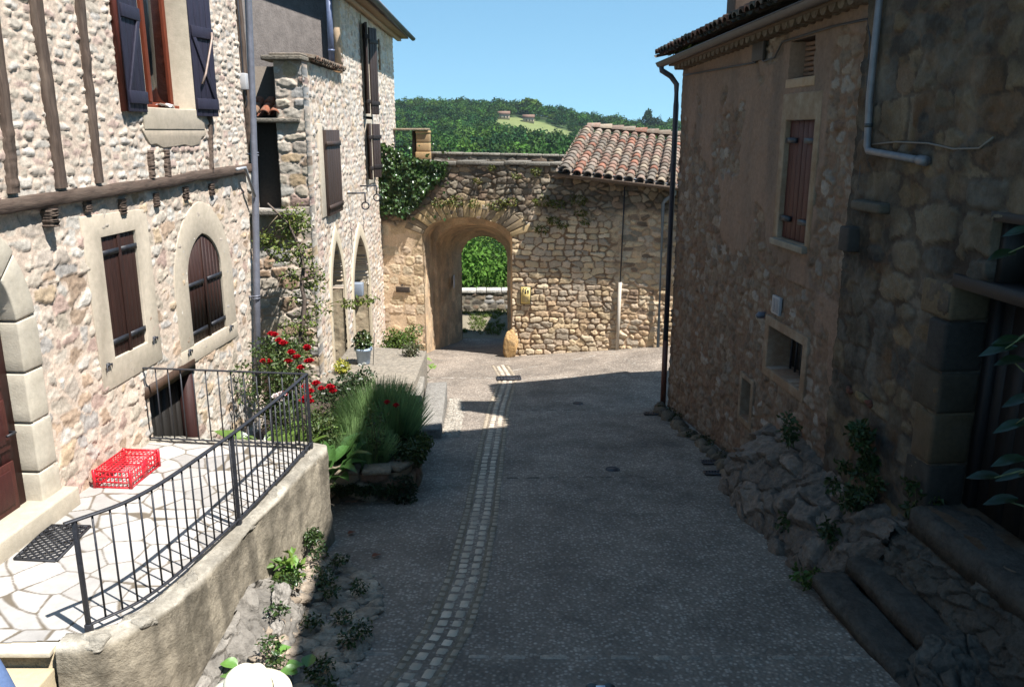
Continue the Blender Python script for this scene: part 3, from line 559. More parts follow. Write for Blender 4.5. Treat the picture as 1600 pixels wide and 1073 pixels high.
TPAL = [hexc(182, 160, 142, .6), hexc(170, 150, 134, .58), hexc(176, 142, 124, .58), hexc(158, 144, 130, .54), hexc(192, 128, 102, .56), hexc(166, 148, 132, .55), hexc(180, 138, 118, .58), hexc(188, 168, 144, .62), hexc(156, 138, 120, .55), hexc(170, 146, 126, .58), hexc(178, 150, 132, .6)]
# porch roof slabs, tiles and coping
m_ = MB(); tile_patch(m_, (-4.95, 17.6, .95), (1, 0, 0), A([0, -1, -.5])/1.118, A([0, -.447, .894]), 3, 4, .2, .38, .09, [hexc(190, 120, 90, .6), hexc(178, 140, 112, .6), hexc(170, 104, 78, .6)]); m_.build('small_tiled_roof', M['tile'], H2)
m_ = MB(); m_.box((-4.95, 16.1, .16), (-3.98, 16.7, .24), hexc(150, 142, 128, .6)); m_.build('stone_lintel', M['rock'], H2, bevel=.02); m_ = MB(); m_.box((-5.0, 15.95, -1.55), (-4.0, 16.25, -1.45), hexc(176, 168, 154, .6)); m_.build('stone_shelf', M['rock'], H2, bevel=.02)
m_ = MB(); m_.box((-4.62, 16.08, 1.27), (-3.86, 16.75, 1.36), hexc(150, 140, 124, .6)); m_.box((-4.5, 16.2, 1.365), (-3.9, 16.8, 1.41), hexc(160, 146, 130, .6)); m_.build('coping_slab', M['rock'], H2, bevel=.02)
m_ = MB(); tile_patch(m_, (-4.2, 16.7, 1.36), (0, 1, 0), A([1, 0, -.25])/1.03, A([.243, 0, .97]), 17, 1, .185, .38, .08, [hexc(150, 130, 110, .55), hexc(140, 112, 92, .5), hexc(160, 120, 96, .55)]); m_.build('tile_coping', M['tile'], H2)
# plank shutter on the facade
GB = hexc(82, 66, 58, .65)
m_ = MB(); planks(L2, m_, 1.35, 2.75, -1.72, .03, .03, .11, 6, GB); ps = m_.build('plank_shutter', M['wood'], H2, bevel=.006)
for z in (-.25, -1.55): m_ = MB(); L2.box(m_, 1.33, 2.72, z-.05, z+.05, .112, .14, A(GB)*.9); m_.build('ledge', M['wood'], ps)
m_ = MB(); L2.box(m_, .95, 1.34, -1.72, .15, -.1, .05, DS); m_.build('stone_jamb', M['dressed'], H2, bevel=.01)
def l2shutter(s0, s1, z0, z1, hinge, par, flip, ang):
    a = R_(ang); o = L2.P(hinge, 0, .04); pl = Plane(o[:2], (math.sin(a), math.cos(a)*flip), flip); m_ = MB(); planks(pl, m_, 0, abs(s1-s0), z0, z1, 0, .05, 3, hexc(70, 58, 54, .7))
    for z in (z0+.3, z1-.35): pl.box(m_, -.02, abs(s1-s0)+.03, z-.05, z+.05, -.02, .075, hexc(50, 44, 42, .7))
    m_.build('shutter', M['wood'], par, bevel=.005)
for z0, z1 in ((.45, 2.7), (-1.25, .2)):
    m_ = MB(); L2.box(m_, 6.75, 7.45, z0, z1, -.45, -.3, (.05, .045, .045)); w_ = m_.build('window', M['wood'], H2)
    m_ = MB(); L2.ring(m_, [(6.75, z0), (7.45, z0), (7.45, z1), (6.75, z1)], [(6.55, z0-.14), (7.65, z0-.14), (7.65, z1+.2), (6.55, z1+.2)], -.3, .05, DS, True); m_.build('stone_surround', M['dressed'], w_, bevel=.01)
    l2shutter(0, .4, z0, z1, 6.7, w_, -1, 20); l2shutter(0, .36, z0, z1, 7.5, w_, 1, 24)
m_ = MB(); L2.box(m_, 9.4, 9.9, 1.75, 2.6, -.4, -.3, (.08, .06, .05)); L2.box(m_, 9.4, 9.62, 1.75, 2.6, .01, .05, hexc(140, 110, 80, .8)); m_.build('small_window', M['wood'], H2)
for P_, k in ((pa1, 1.22), (pa2, 1.16)):
    c = ((P_[0][0]+P_[-1][0])/2, P_[0][1]); m_ = MB(); L2.ring(m_, P_, grow(P_, c, (k, 1.09)), -.9, .05, hexc(216, 200, 172, .8)); po = m_.build('pointed_arch', M['dressed'], H2, bevel=.015)
    m_ = MB(); pal_ = style_rubble(.45, .3, 25, gap=.06, hs=.02, jit=.4, jv=.2, p=5, wob=.01, mortar=A(hexc(196, 176, 146, .7)), pal=[hexc(206, 188, 156, .7), hexc(196, 180, 150, .7)])
    Plane((L2.P(P_[-1][0]-.01, 0, 0)[0]-1.4, L2.P(P_[-1][0]-.01, 0, 0)[1]), (1, 0)).wall(0, 1.39, P_[0][1], P_[8][1], .03, pal_, None, 0, .05).build('ashlar_reveal', M['stone'], po, True)
    m_ = MB(); L2.box(m_, P_[0][0]-.05, P_[-1][0]+.05, P_[0][1], P_[8][1]+1.5, -1.45, -1.35, (.16, .14, .12)); m_.build('arch_infill', M['plaster'], po)
m_ = MB(); m_.box((-4.35, 22.0, -4.3), (-4.02, 22.28, -3.95), hexc(150, 160, 172, .7)); m_.build('letter_box', M['paint'], None, bevel=.02, label='pale grey letter box inside the right pointed arch', cat='letter box')
for dx, s, lab in ((0, 3.75, 'left and lower of two wrought iron ring hangers on the tall house facade'), (0, 5.5, 'right and higher of two wrought iron ring hangers on the tall house facade')):
    u, v = ((568, 306) if s < 4 else (581, 303)); z = -1.42 if s < 4 else -1.36; x0 = -3.9; m_ = MB(); y = 16.2+s; L = .42
    m_.tube([(x0-.05, y, z), (x0+L, y, z+.01)], .022, DARKI, 6); m_.tube([(x0+L, y, z+.02), (x0+L, y, z-.2)], .02, DARKI, 6)
    m_.tube([(x0+L+.085*math.sin(t), y, z-.29+.085*math.cos(t)) for t in np.linspace(0, 2*math.pi, 18)], .02, DARKI, 6); m_.build('ring_hanger', M['iron'], None, True, label=lab, cat='ring hanger', group='wrought iron ring hangers on the tall house')
# ================================================================== town gate
GT = thing('town_gate', 'old stone gate wall with a wide arch, weeds above it and ivy at its left', 'gate', (-1.5, 24.5, -6.6))
OCH = [hexc(220, 192, 148, .95), hexc(212, 180, 134, .92), hexc(226, 204, 168, .95), hexc(206, 170, 126, .9), hexc(200, 176, 146, .9), hexc(214, 186, 154, .92), hexc(190, 172, 148, .85), hexc(226, 196, 150, .95)]
OCH = [tuple(A(c_)*.7+A(hexc(202, 188, 168, .9))*.3) for c_ in OCH]
GRYS = [hexc(150, 136, 116, .7), hexc(132, 120, 104, .65), hexc(164, 142, 114, .7), hexc(118, 108, 96, .6), hexc(156, 132, 110, .68), hexc(172, 158, 136, .72)]
gA = [(1.33, -7.3), (1.3, -2.95)]+[(2.66+1.36*math.cos(t), -3.02+.6*math.sin(t)) for t in np.linspace(math.pi*.97, math.pi*.03, 15)]+[(4.02, -2.95), (4.04, -7.3)]
f_o = style_rubble(.3, .165, 31, gap=.12, hs=.055, jit=.75, jv=.3, wob=.03, wv=.9, p=3.6, mortar=A(hexc(176, 142, 110, .52)), pal=OCH, fill=.006)
f_g = style_rubble(.24, .16, 32, gap=.1, hs=.07, jit=.9, jv=.7, wob=.05, wv=1, p=2.4, mortar=A(hexc(122, 104, 84, .55)), pal=GRYS)
f_l = style_rubble(.4, .3, 33, gap=.16, hs=.035, jit=.5, jv=.3, wob=.03, wv=.7, p=3.5, mortar=A(hexc(222, 194, 160, .84)), pal=OCH[:3]+OCH[5:6], miss=.18)
f_r = style_rubble(.3, .15, 34, gap=.2, hs=.055, jit=.8, jv=.5, wob=.04, wv=1, p=2.6, mortar=A(hexc(206, 174, 140, .74)), pal=OCH+GRYS[4:])
def style_gate(S, Z):
    h1, c1 = f_o(S, Z); h2, c2 = f_g(S, Z); h3, c3 = f_l(S, Z); h4, c4 = f_r(S, Z); n = fbm(S*1.3, Z*1.3, 3)*.5
    wg = sst(-2.75, -2.35, Z+n-.25*np.clip(S-4.2, 0, 1.2))[..., None]; wl = (1-sst(1.4, 1.9, S+n*.3))[..., None]; wr = sst(6.7, 7.4, S+n)[..., None]
    h = h1[..., None]; c = c1
    for w, hh, cc in ((wr, h4, c4), (wl, h3, c3), (wg, h2, c2)): h = h*(1-w)+hh[..., None]*w; c = c*(1-w)+cc*w
    return h[..., 0], c
def holeg(S, Z): return in_poly(S, Z, gA) | (Z > np.where(S < 5.45, -.93+.05*fbm(S*2.2, S, 2)+.02*fbm(S*9, S, 1), -.9-.1*(S-5.4)))
G.wall(-.25, 9.6, -7.1, -.6, .022, style_gate, holeg, 0, .6).build('stone_wall', M['stone'], GT, True)
# voussoirs
m_ = MB(); oA = [(s, z) for s, z in gA[1:-1]]; n = 19
oB = [(2.66+1.98*math.cos(t), -3.02+1.12*math.sin(t)) for t in np.linspace(math.pi*.93, math.pi*.07, 17)]
for i in range(n):
    f0, f1 = i/n+.002, (i+1)/n-.002; fs = np.linspace(f0, f1, 4); e = .88+.24*random.random()
    inn_ = [arcs(oA, f) for f in fs]; ou_ = [arcs(oB, f) for f in fs]; ou_ = [(a+(b-a)*e, c+(d-c)*e) for (a, c), (b, d) in zip(inn_, ou_)]
    G.ring(m_, inn_, ou_, -.5, .05+.03*random.random(), A(random.choice([hexc(198, 170, 124, .72), hexc(180, 156, 120, .68), hexc(160, 142, 116, .62), hexc(206, 178, 132, .74)]))*(.85+.25*random.random()))
m_.build('arch_voussoirs', M['plaster'], GT, bevel=.02)
# vaulted passage: front outline lofted to a smaller round back arch
def resam(P, n=150): return A([arcs(P, f) for f in np.linspace(0, 1, n)])
bA = [(1.6, -7.6), (1.6, -4.02)]+[(2.4+.8*math.cos(t), -4.02+.7*math.sin(t)) for t in np.linspace(math.pi, 0, 13)]+[(3.2, -4.02), (3.2, -7.6)]
fa, ba = resam(gA), resam(bA); V = []; Cc = []; Dp = [.0, -.5, -.9, -.92, -1.5, -2.2, -2.9, -3.0]; Wt = [0, .03, .06, .3, .42, .6, .9, 1.0]
nd = 60
for i in range(nd):
    dd = -3.0*i/(nd-1); w = np.interp(-dd, [-x for x in Dp], Wt); q = fa*(1-w)+ba*w; V.append(G.P(q[:, 0], q[:, 1], dd-.03))
S_, Z_ = np.meshgrid(np.arange(150)*.0645, np.arange(nd)*.05); hh, cc = style_rubble(.4, .24, 37, gap=.12, hs=.04, wob=.04, mortar=A(hexc(206, 174, 140, .85)), pal=[hexc(216, 184, 146, .9), hexc(204, 178, 144, .88), hexc(190, 166, 136, .85)])(S_, Z_)
V = A(V); cen = G.P(2.5, -4.6, -1.5); cen[2] = -4.4; dv_ = cen-V; dv_[..., 1] = 0; V = V+dv_/np.linalg.norm(dv_, axis=2)[..., None]*(hh*np.clip(np.arange(nd)/6., 0, 1)[:, None])[..., None]; I = np.arange(nd*150).reshape(nd, 150); m_ = MB(); m_.add(V.reshape(-1, 3), np.stack([I[:-1, :-1], I[:-1, 1:], I[1:, 1:], I[1:, :-1]], -1).reshape(-1, 4), cc.reshape(-1, 3)); m_.build('vault', M['plaster'], GT, True)
m_ = MB(); bb = [(-.3, -7.6), (-.3, -2.35), (9, -2.35), (9, -7.6)]
G.ring(m_, resam(bA, 40), resam(bb, 40), -3.1, -3.02, hexc(150, 130, 104, .6)); G.box(m_, -.2, 9, -2.42, -2.34, -3.1, -.5, hexc(150, 140, 120, .6)); m_.build('rear_face', M['plaster'], GT)
# flat top stones along the gate wall, each a coping slab in one course
m_ = MB(); s = -.2
while s < 5.4:
    w = .3+.5*random.random(); z = -.95+.03*random.random(); G.box(m_, s, min(s+w-.012, 5.45), z, z+.09+.03*random.random(), -.75, .06+.05*random.random(), A(hexc(150, 142, 128, .6))*(.75+.45*random.random())); s += w
m_.build('coping', M['rock'], GT, bevel=.02)
# parapet behind with pillar
PB = thing('parapet_wall', 'low grey stone parapet running behind the top of the town gate', 'wall', (-1, 28, -2)); BP = Plane((-3.9, 28.6), (1, -.06))
BP.wall(.7, 8.2, -1.3, -.62, .03, style_rubble(.34, .2, 41, gap=.1, hs=.06, mortar=A(hexc(120, 108, 92, .5)), pal=GRYS, gray=.4), lambda S, Z: Z > -.66-.02*S+.04*fbm(S*3, S, 2), 0, .4).build('stone_course', M['stone'], PB, True)
m_ = MB(); s = .7
while s < 8.1:
    w = .3+.4*random.random(); z = -.72-.02*s; BP.box(m_, s, s+w-.015, z, z+.08, -.45, .07, A(hexc(166, 158, 142, .62))*(.75+.4*random.random())); s += w
m_.build('coping', M['rock'], PB, bevel=.02)
PL = thing('stone_pillar', 'square ochre stone gate pillar on the wall top beside the tall house', 'pillar', (-3.0, 28.7, -1)); m_ = MB()
x0, x1 = -3.42, -2.98; z = -1.2
while z < -.02:
    hgt = .2+.1*random.random(); j = .04*random.random(); m_.box((x0+.25-j, 28.3-j, z), (x1+.25+j, 28.8, min(z+hgt-.01, .02)), A(hexc(196, 160, 112, .7))*(.75+.4*random.random())); z += hgt
m_.build('stone_courses', M['plaster'], PL, bevel=.03); m_ = MB(); m_.box((-4.1, 28.2, .03), (-2.75, 28.9, .1), hexc(170, 150, 124, .65)); m_.build('cap_slab', M['rock'], PL, bevel=.02)
IG = thing('iron_gate', 'narrow dark iron gate between the tall house corner and the stone pillar', 'gate', (-3.6, 28.5, -1)); m_ = MB()
for x in np.linspace(-3.88, -3.25, 8): m_.tube([(x, 28.55, -1.2), (x, 28.55, -.42)], .012, DARKI, 6)
m_.tube([(-3.9, 28.55, -.5), (-3.2, 28.55, -.5)], .016, DARKI, 6); m_.build('bars', M['iron'], IG); m_ = MB(); m_.box((-3.32, 28.5, -1.2), (-3.2, 28.6, .02), hexc(70, 56, 46, .6)); m_.build('gate_post', M['wood'], IG)
# wall beyond the arch
FWp = Plane((-6, 30.6), (1, .02)); FWt = thing('far_wall', 'sunlit grey stone parapet seen through the gate arch', 'wall', (-1, 30.6, -6.5))
FWp.wall(0, 11, -7.6, -5.78, .035, style_rubble(.34, .18, 44, gap=.12, hs=.05, mortar=A(hexc(170, 160, 140, .6)), pal=GRYS[2:]+CREAM[6:8], gray=.5), lambda S, Z: Z > -5.83+.03*fbm(S*3, S, 2), 0, .5).build('stone_courses', M['stone'], FWt, True)
m_ = MB(); s = 0
while s < 10.9:
    w = .35+.4*random.random(); FWp.box(m_, s, s+w-.015, -5.87, -5.76+.03*random.random(), -.52, .06, A(hexc(206, 200, 188, .75))*(.85+.3*random.random())); s += w
m_.build('coping', M['rock'], FWt, bevel=.025)
# guard stone at the right jamb
def rockmesh(mb, c, r, seed, n=4, rough=.35, base=(.4, .36, .3), flat=0, lay=0, sc=1.6):
    bm = bmesh.new(); bmesh.ops.create_icosphere(bm, subdivisions=n, radius=1); V = A([v.co[:] for v in bm.verts]); F = A([[v.index for v in f.verts] for f in bm.faces]); bm.free()
    q = V*sc+seed*7.3; d = 1+rough*(vn3(q, seed)+.55*vn3(q*2.3, seed+1)+.3*vn3(q*5.1, seed+2)+.16*vn3(q*11, seed+3))
    g = np.random.default_rng(seed+900); pn = g.normal(size=(26, 3)); pn /= np.linalg.norm(pn, axis=1)[:, None]; ph = .62+.5*g.random(26)
    dt = V@pn.T; d = np.minimum(d, np.where(dt > .05, ph/np.maximum(dt, .05), 9).min(1)*(1+.25*(d-1))); cell = np.abs(vn3(q*1.7+3, seed+4)); d -= .3*rough*np.exp(-cell*9)+rough*.16*np.abs(vn3(q*6.3, seed+2))+rough*.1*np.abs(vn3(q*14, seed+5))
    V2 = V*d[:, None]
    if lay: V2[:, 2] += lay*np.sin(V2[:, 2]*9+2*V2[:, 0])*.12
    col = A(base)[None]*(1+.35*vn3(q*3, seed+5)[:, None])*(1-.1*np.exp(-cell*8))[:, None]
    V2 = V2*A(r)
    if flat: V2[:, 2] = np.maximum(V2[:, 2], -flat)
    mb.add(V2+A(c), F, np.clip(col, .02, 1))
gp = G.P(4.0, 0, .12); zz = float(gz(gp[0], gp[1])); m_ = MB(); rockmesh(m_, (gp[0], gp[1], zz+.34), (.24, .22, .52), 3, 4, .22, hexc(206, 166, 112, .75)); m_.build('guard_stone', M['rock'], None, True, label='rounded ochre guard stone standing at the right foot of the gate arch', cat='guard stone')
# notices
def frame_sign(): pass
SG = thing('plaque', 'small yellow information plaque with dark border on the gate wall right of the arch', 'sign', tuple(G.P(4.44, -4.65, .08))); m_ = MB(); G.box(m_, 4.28, 4.6, -4.92, -4.38, .05, .085, (.03, .028, .025)); m_.build('border', M['paint'], SG, bevel=.004)
m_ = MB(); G.box(m_, 4.3, 4.58, -4.9, -4.4, .086, .092, hexc(226, 200, 128, .8)); m_.build('panel', M['paint'], SG)
m_ = MB(); K = (.03, .03, .03)
for a, b_, c_, d_ in ((.05, .09, -.14, -.08), (.055, .075, -.19, -.14), (.12, .155, -.12, -.07), (.115, .165, -.2, -.13), (.19, .24, -.15, -.09), (.2, .215, -.2, -.15), (.22, .235, -.19, -.15), (.07, .1, -.06, -.035), (.14, .2, -.045, -.03)): G.box(m_, 4.3+a, 4.3+b_, -4.4+c_, -4.4+d_, .0925, .095, K)
for i in range(6): G.box(m_, 4.335, 4.545-.03*(i % 3), -4.7-.028*i, -4.692-.028*i, .0925, .0945, (.12, .1, .07))
m_.build('dark_figures', M['paint'], SG)
m_ = MB(); G.box(m_, .42, .86, -4.72, -4.55, .04, .07, hexc(84, 74, 66, .6)); m_.tube([G.P(.64, -4.49, .05), G.P(.6, -4.53, .05)], .02, DARKI); m_.build('name_plate', M['wood'], None, bevel=.006, label='weathered dark wooden plate on the wall left of the gate arch', cat='sign')
pq = G.P(1.55, -4.75, -2.2); m_ = MB(); m_.box((pq[0]+.02, pq[1]-.14, pq[2]-.2), (pq[0]+.05, pq[1]+.14, pq[2]+.2), hexc(226, 226, 232, .8)); o = m_.build('paper_notice', M['paint'], None, label='white paper notice fixed inside the left side of the gate passage', cat='notice')
# ================================================================== gatehouse: roof, gutter, pipes
GH = thing('gatehouse', 'low gatehouse with a lichen covered clay tile roof right of the town gate', 'house', (3, 24, -3))
gO = G.P(5.3, 0, .0); up_ = 1.08; run = 4.7
ax = d3(G); back = -n3(G); dnv = A([-back[0], -back[1], -up_/run]); dnv /= np.linalg.norm(dnv); nr = np.cross(ax, -dnv); nr = nr if nr[2] > 0 else -nr
top = G.P(5.55, 0, 0)+back*(run-.35); top[2] = .0; axt = A([ax[0], ax[1], -.1]); axt /= np.linalg.norm(axt)
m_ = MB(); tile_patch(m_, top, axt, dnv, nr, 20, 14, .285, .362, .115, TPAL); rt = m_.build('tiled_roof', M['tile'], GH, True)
m_ = MB(); # deck under tiles and end walls
c4 = [top-ax*.12, top+axt*5.7, top+axt*5.7+dnv*5.0, top-ax*.12+dnv*5.0]; m_.hexa(A([p-nr*.1 for p in (c4[3], c4[2], c4[1], c4[0])]+[p-nr*.0 for p in (c4[3], c4[2], c4[1], c4[0])]), (.12, .09, .07)); m_.build('roof_boards', M['wood'], GH)
m_ = MB(); tile_patch(m_, top-ax*.05+nr*.05-dnv*.0, dnv*0+ax, dnv, nr, 1, 14, .2, .362, .14, TPAL); tile_patch(m_, top+nr*.08+back*.1+axt*.0-dnv*.06, -dnv*1., axt, nr, 1, 15, .25, .38, .13, TPAL); m_.build('ridge_tiles', M['tile'], GH, True)
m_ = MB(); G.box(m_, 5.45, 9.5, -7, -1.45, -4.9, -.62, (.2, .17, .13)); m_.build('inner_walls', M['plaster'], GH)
m_ = MB(); a0, a1 = G.P(*G.m(873, 262, .3), .3), G.P(*G.m(1075, 291, .3), .3)
P0 = [(.075*math.cos(t), .075*math.sin(t)) for t in np.linspace(math.pi, 2*math.pi, 9)]; V = [p+n3(G)*x+A([0, 0, z]) for p in (a0, a1) for x, z in P0]; m_.add(V, [[i, i+1, i+10, i+9] for i in range(8)], hexc(120, 126, 134, .7)); m_.tube([a0+n3(G)*.075, a1+n3(G)*.075], .012, hexc(150, 156, 164, .7), 6); m_.build('gutter', M['zinc'], GH, True)
m_ = MB(); BL = hexc(130, 146, 158, .75); q = G.m(1036, 318, .12); q2 = G.m(1028, 545, .12); e = G.m(1055, 296, .25)
m_.tube([G.P(e[0], e[1], .28), G.P(e[0], e[1]-.12, .24), G.P(q[0]+.06, q[1]+.1, .13), G.P(*q, .12), G.P(*q2, .12)], .05, BL, 10); m_.build('downpipe', M['zinc'], GH, True)
m_ = MB(); q = G.m(969, 441, .08); q2 = G.m(964, 549, .08); m_.tube([G.P(*q, .08), G.P(*q2, .08)], .05, hexc(206, 196, 180, .75), 10); cg = m_.build('cable_guard', M['paint'], GH, True)
m_ = MB(); m_.tube([G.P(*G.m(976, 292, .08), .08), G.P(*G.m(973, 360, .08), .08), G.P(*q, .08)], .02, (.05, .045, .04), 6); m_.build('cable', M['iron'], GH)
# ================================================================== plaster house (right)
HP = thing('plaster_house', 'shaded house with crumbling pinkish plaster, tall brown shutters and a barred cellar opening', 'house', (4, 13, -5))
PLC = A(hexc(168, 136, 114, .46)); RST = [hexc(170, 144, 120, 0.48), hexc(150, 124, 102, 0.44), hexc(182, 162, 142, 0.48), hexc(160, 120, 94, 0.44), hexc(174, 152, 130, 0.46), hexc(140, 116, 96, .5), hexc(192, 180, 166, 0.49)]  # plaster and stone tones darkened so the shade on this wall reads deeper
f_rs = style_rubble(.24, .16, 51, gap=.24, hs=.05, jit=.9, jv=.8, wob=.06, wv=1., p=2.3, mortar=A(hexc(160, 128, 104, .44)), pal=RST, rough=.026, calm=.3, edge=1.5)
def style_plaster(S, Z):
    h, c = f_rs(S, Z); n = fbm(S*.7, Z*.7, 2, 5); cov = sst(-.25, .25, n*1.9+.2*(Z-.7)+.3*sst(-1.2, .2, S)+.3*(1-sst(0, .5, np.abs(S+5.45)-.55))*(Z > -2))
    hp = .042+.012*fbm(S*3, Z*3, 5)+.009*fbm(S*13, Z*13, 1)-.02*sst(.1, .0, np.abs(fbm(S*1.7, Z*1.7, 3, 5)))*.5; stain = np.clip(fbm(S*2.2, Z*.5, 6)*1.5+.15+.1*fbm(S*9, Z*2, 1), 0, .9)*.6
    cp = PLC*1.12*(1+.14*fbm(S*1.5, Z*1.5, 4)+.1*fbm(S*9, Z*9, 3))[..., None]; cp = cp*(1-stain[..., None])+A(hexc(110, 96, 84, .6))*stain[..., None]
    k = sst(.35, .65, cov)[..., None]
    return (h*(1-k[..., 0])+np.maximum(hp, h*.8)*k[..., 0]), c*(1-k)+cp*k
grl = [(-6.15, -3.39), (-4.97, -3.39), (-4.97, -2.76), (-6.15, -2.76)]
def holer(S, Z): return in_rect(S, Z, -6.15, -4.97, -3.39, -2.76) | in_rect(S, Z, -4.43, -4.03, -4.47, -3.83) | in_rect(S, Z, -5.92, -5.0, -1.46, .15) | in_rect(S, Z, -5.72, -4.95, .7, 1.18)
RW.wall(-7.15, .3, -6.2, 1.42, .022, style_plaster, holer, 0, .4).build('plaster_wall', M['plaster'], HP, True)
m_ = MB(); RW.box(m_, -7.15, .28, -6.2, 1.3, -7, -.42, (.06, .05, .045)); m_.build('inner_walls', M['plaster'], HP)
SW = MB(); planks(RW, SW, -5.9, -5.46, -1.45, .14, -.06, -.02, 3, hexc(92, 50, 42, .6)); planks(RW, SW, -5.45, -5.01, -1.45, .14, -.06, -.02, 3, hexc(92, 50, 42, .6)); w_ = SW.build('shutter', M['wood'], HP, bevel=.004)
for a, b, z in ((-5.96, -5.6, -.12), (-5.96, -5.6, -1.18), (-5.3, -4.93, -.12), (-5.3, -4.93, -1.18)): m_ = MB(); RW.box(m_, a, b, z-.035, z+.035, -.019, .03, DARKI); m_.build('strap_hinge', M['iron'], w_)
m_ = MB(); RW.ring(m_, [(-5.92, -1.46), (-5.0, -1.46), (-5.0, .15), (-5.92, .15)], [(-6.08, -1.5), (-4.84, -1.5), (-4.84, .5), (-6.08, .5)], -.2, .05, hexc(160, 134, 108, .58), True); m_.build('stone_surround', M['dressed'], w_, bevel=.01)
m_ = MB(); RW.box(m_, -6.02, -4.9, -1.56, -1.47, -.2, .12, hexc(150, 136, 118, .66)); m_.build('sill', M['dressed'], w_, bevel=.01)
m_ = MB(); RW.box(m_, -5.72, -4.95, .7, 1.18, -.3, -.24, (.1, .08, .065))
for i in range(7): RW.box(m_, -5.72, -5.1, .72+i*.065, .76+i*.065, -.24, -.1, hexc(140, 108, 86, .7))
v_ = m_.build('vent_opening', M['plaster'], HP); m_ = MB(); RW.box(m_, -5.8, -4.88, .57, .69, -.2, .05, hexc(176, 146, 116, .7)); m_.build('sill', M['dressed'], v_, bevel=.01)
m_ = MB(); RW.box(m_, -6.15, -4.97, -3.39, -2.76, -.4, -.34, (.02, .02, .02)); gr = m_.build('barred_opening', M['plaster'], HP)
m_ = MB(); RW.ring(m_, grl, [(-6.3, -3.52), (-4.82, -3.52), (-4.82, -2.62), (-6.3, -2.62)], -.34, .055, hexc(160, 130, 104, .56), True); m_.build('stone_surround', M['dressed'], gr, bevel=.012)
for s in np.linspace(-6.0, -5.12, 6): m_ = MB(); RW.box(m_, s-.013, s+.013, -3.39, -2.76, -.27, -.244, DARKI); m_.build('bar', M['iron'], gr)
m_ = MB(); RW.box(m_, -4.43, -4.03, -4.47, -3.83, -.3, -.24, (.03, .026, .022)); sw_ = m_.build('cellar_vent', M['wood'], HP); m_ = MB(); RW.ring(m_, [(-4.43, -4.47), (-4.03, -4.47), (-4.03, -3.83), (-4.43, -3.83)], [(-4.55, -4.56), (-3.93, -4.56), (-3.93, -3.75), (-4.55, -3.75)], -.25, .05, hexc(140, 116, 94, .66), True); m_.build('frame', M['dressed'], sw_, bevel=.01)
s, z = RW.m(1213, 477, .06); m_ = MB(); RW.box(m_, s-.13, s+.13, z-.13, z+.13, .03, .075, hexc(176, 172, 170, .75)); RW.box(m_, s-.1, s-.01, z-.1, z+.1, .076, .081, hexc(150, 148, 150, .7)); RW.box(m_, s+.015, s+.1, z-.1, z+.1, .076, .081, hexc(150, 148, 150, .7)); m_.build('meter_cover', M['paint'], HP, bevel=.006)
s, z = RW.m(1190, 492, .06); m_ = MB(); m_.tube([RW.P(s, z, -.02), RW.P(s, z, .1), RW.P(s, z-.02, .14)], [.05, .05, .03], hexc(110, 112, 122, .7), 10); m_.build('wall_vent', M['zinc'], HP, True)
# roof with tile edge, eave course, gutter
rn = A([-RW.n[0], -RW.n[1], 0]); e0 = RW.P(.45, 1.37, .38); dn_ = A([RW.n[0], RW.n[1], -.32]); dn_ /= np.linalg.norm(dn_); upn = A([RW.n[0]*.305, RW.n[1]*.305, .95])
m_ = MB(); tile_patch(m_, e0-dn_*4.0+A([0, 0, .06]), -d3(RW)+A([0, 0, .028]), dn_, upn, 35, 11, .225, .375, .1, [hexc(150, 104, 84, .5), hexc(128, 98, 82, .45), hexc(170, 110, 84, .5), hexc(120, 104, 88, .42), hexc(104, 92, 80, .4)]); m_.build('tiled_roof', M['tile'], HP, True)
m_ = MB(); q = [e0-A([0, 0, .03]), RW.P(-7.15, 1.55, .38), RW.P(-7.15, 1.55, .38)-dn_*4.2, e0-A([0, 0, .03])-dn_*4.2]; m_.hexa(A([p-A([0, 0, .05]) for p in q]+q), (.12, .09, .07)); m_.build('roof_boards', M['wood'], HP)
m_ = MB(); q = [RW.P(.45, 2.6, -3.5), RW.P(-7.15, 2.78, -3.5), RW.P(-7.15, 1.5, -7), RW.P(.45, 1.3, -7)]; m_.hexa(A([p-A([0, 0, .1]) for p in q]+q), (.3, .2, .15)); m_.build('rear_roof', M['tile'], HP)
m_ = MB()
for s in np.arange(-7.0, .3, .23):
    th = np.linspace(0, math.pi, 7); V = [RW.P(s+.095*math.cos(t), 1.25-.028*s-.09*math.sin(t), d) for d in (-.1, .24) for t in th]; m_.add(V, [[i, i+1, i+8, i+7] for i in range(6)], A(hexc(140, 110, 90, .42))*(.7+.5*random.random())); m_.add(V[7:], [list(range(7))], (.12, .09, .07))
m_.build('eave_tiles', M['tile'], HP); m_ = MB(); q = [RW.P(a, b-.028*a, d) for a, b, d in ((-7.1, 1.255, -.1), (.4, 1.255, -.1), (.4, 1.255, .3), (-7.1, 1.255, .3), (-7.1, 1.285, -.1), (.4, 1.285, -.1), (.4, 1.285, .3), (-7.1, 1.285, .3))]; m_.hexa(A(q), hexc(140, 112, 92, .5)); m_.build('eave_band', M['plaster'], HP)
m_ = MB(); P0 = [(.46+.085*math.cos(t), .085*math.sin(t)) for t in np.linspace(math.pi, 2*math.pi, 9)]; V = [RW.P(s, zz+z, d) for s, zz in ((.45, 1.3), (-7.1, 1.5)) for d, z in P0]; m_.add(V, [[i, i+1, i+10, i+9] for i in range(8)], hexc(96, 88, 86, .6)); m_.add(V[:9], [list(range(9))], hexc(96, 88, 86, .6)); m_.tube([RW.P(.45, 1.3, .545), RW.P(-7.1, 1.5, .545)], .012, hexc(96, 88, 86, .6), 6); m_.build('gutter', M['zinc'], HP, True)
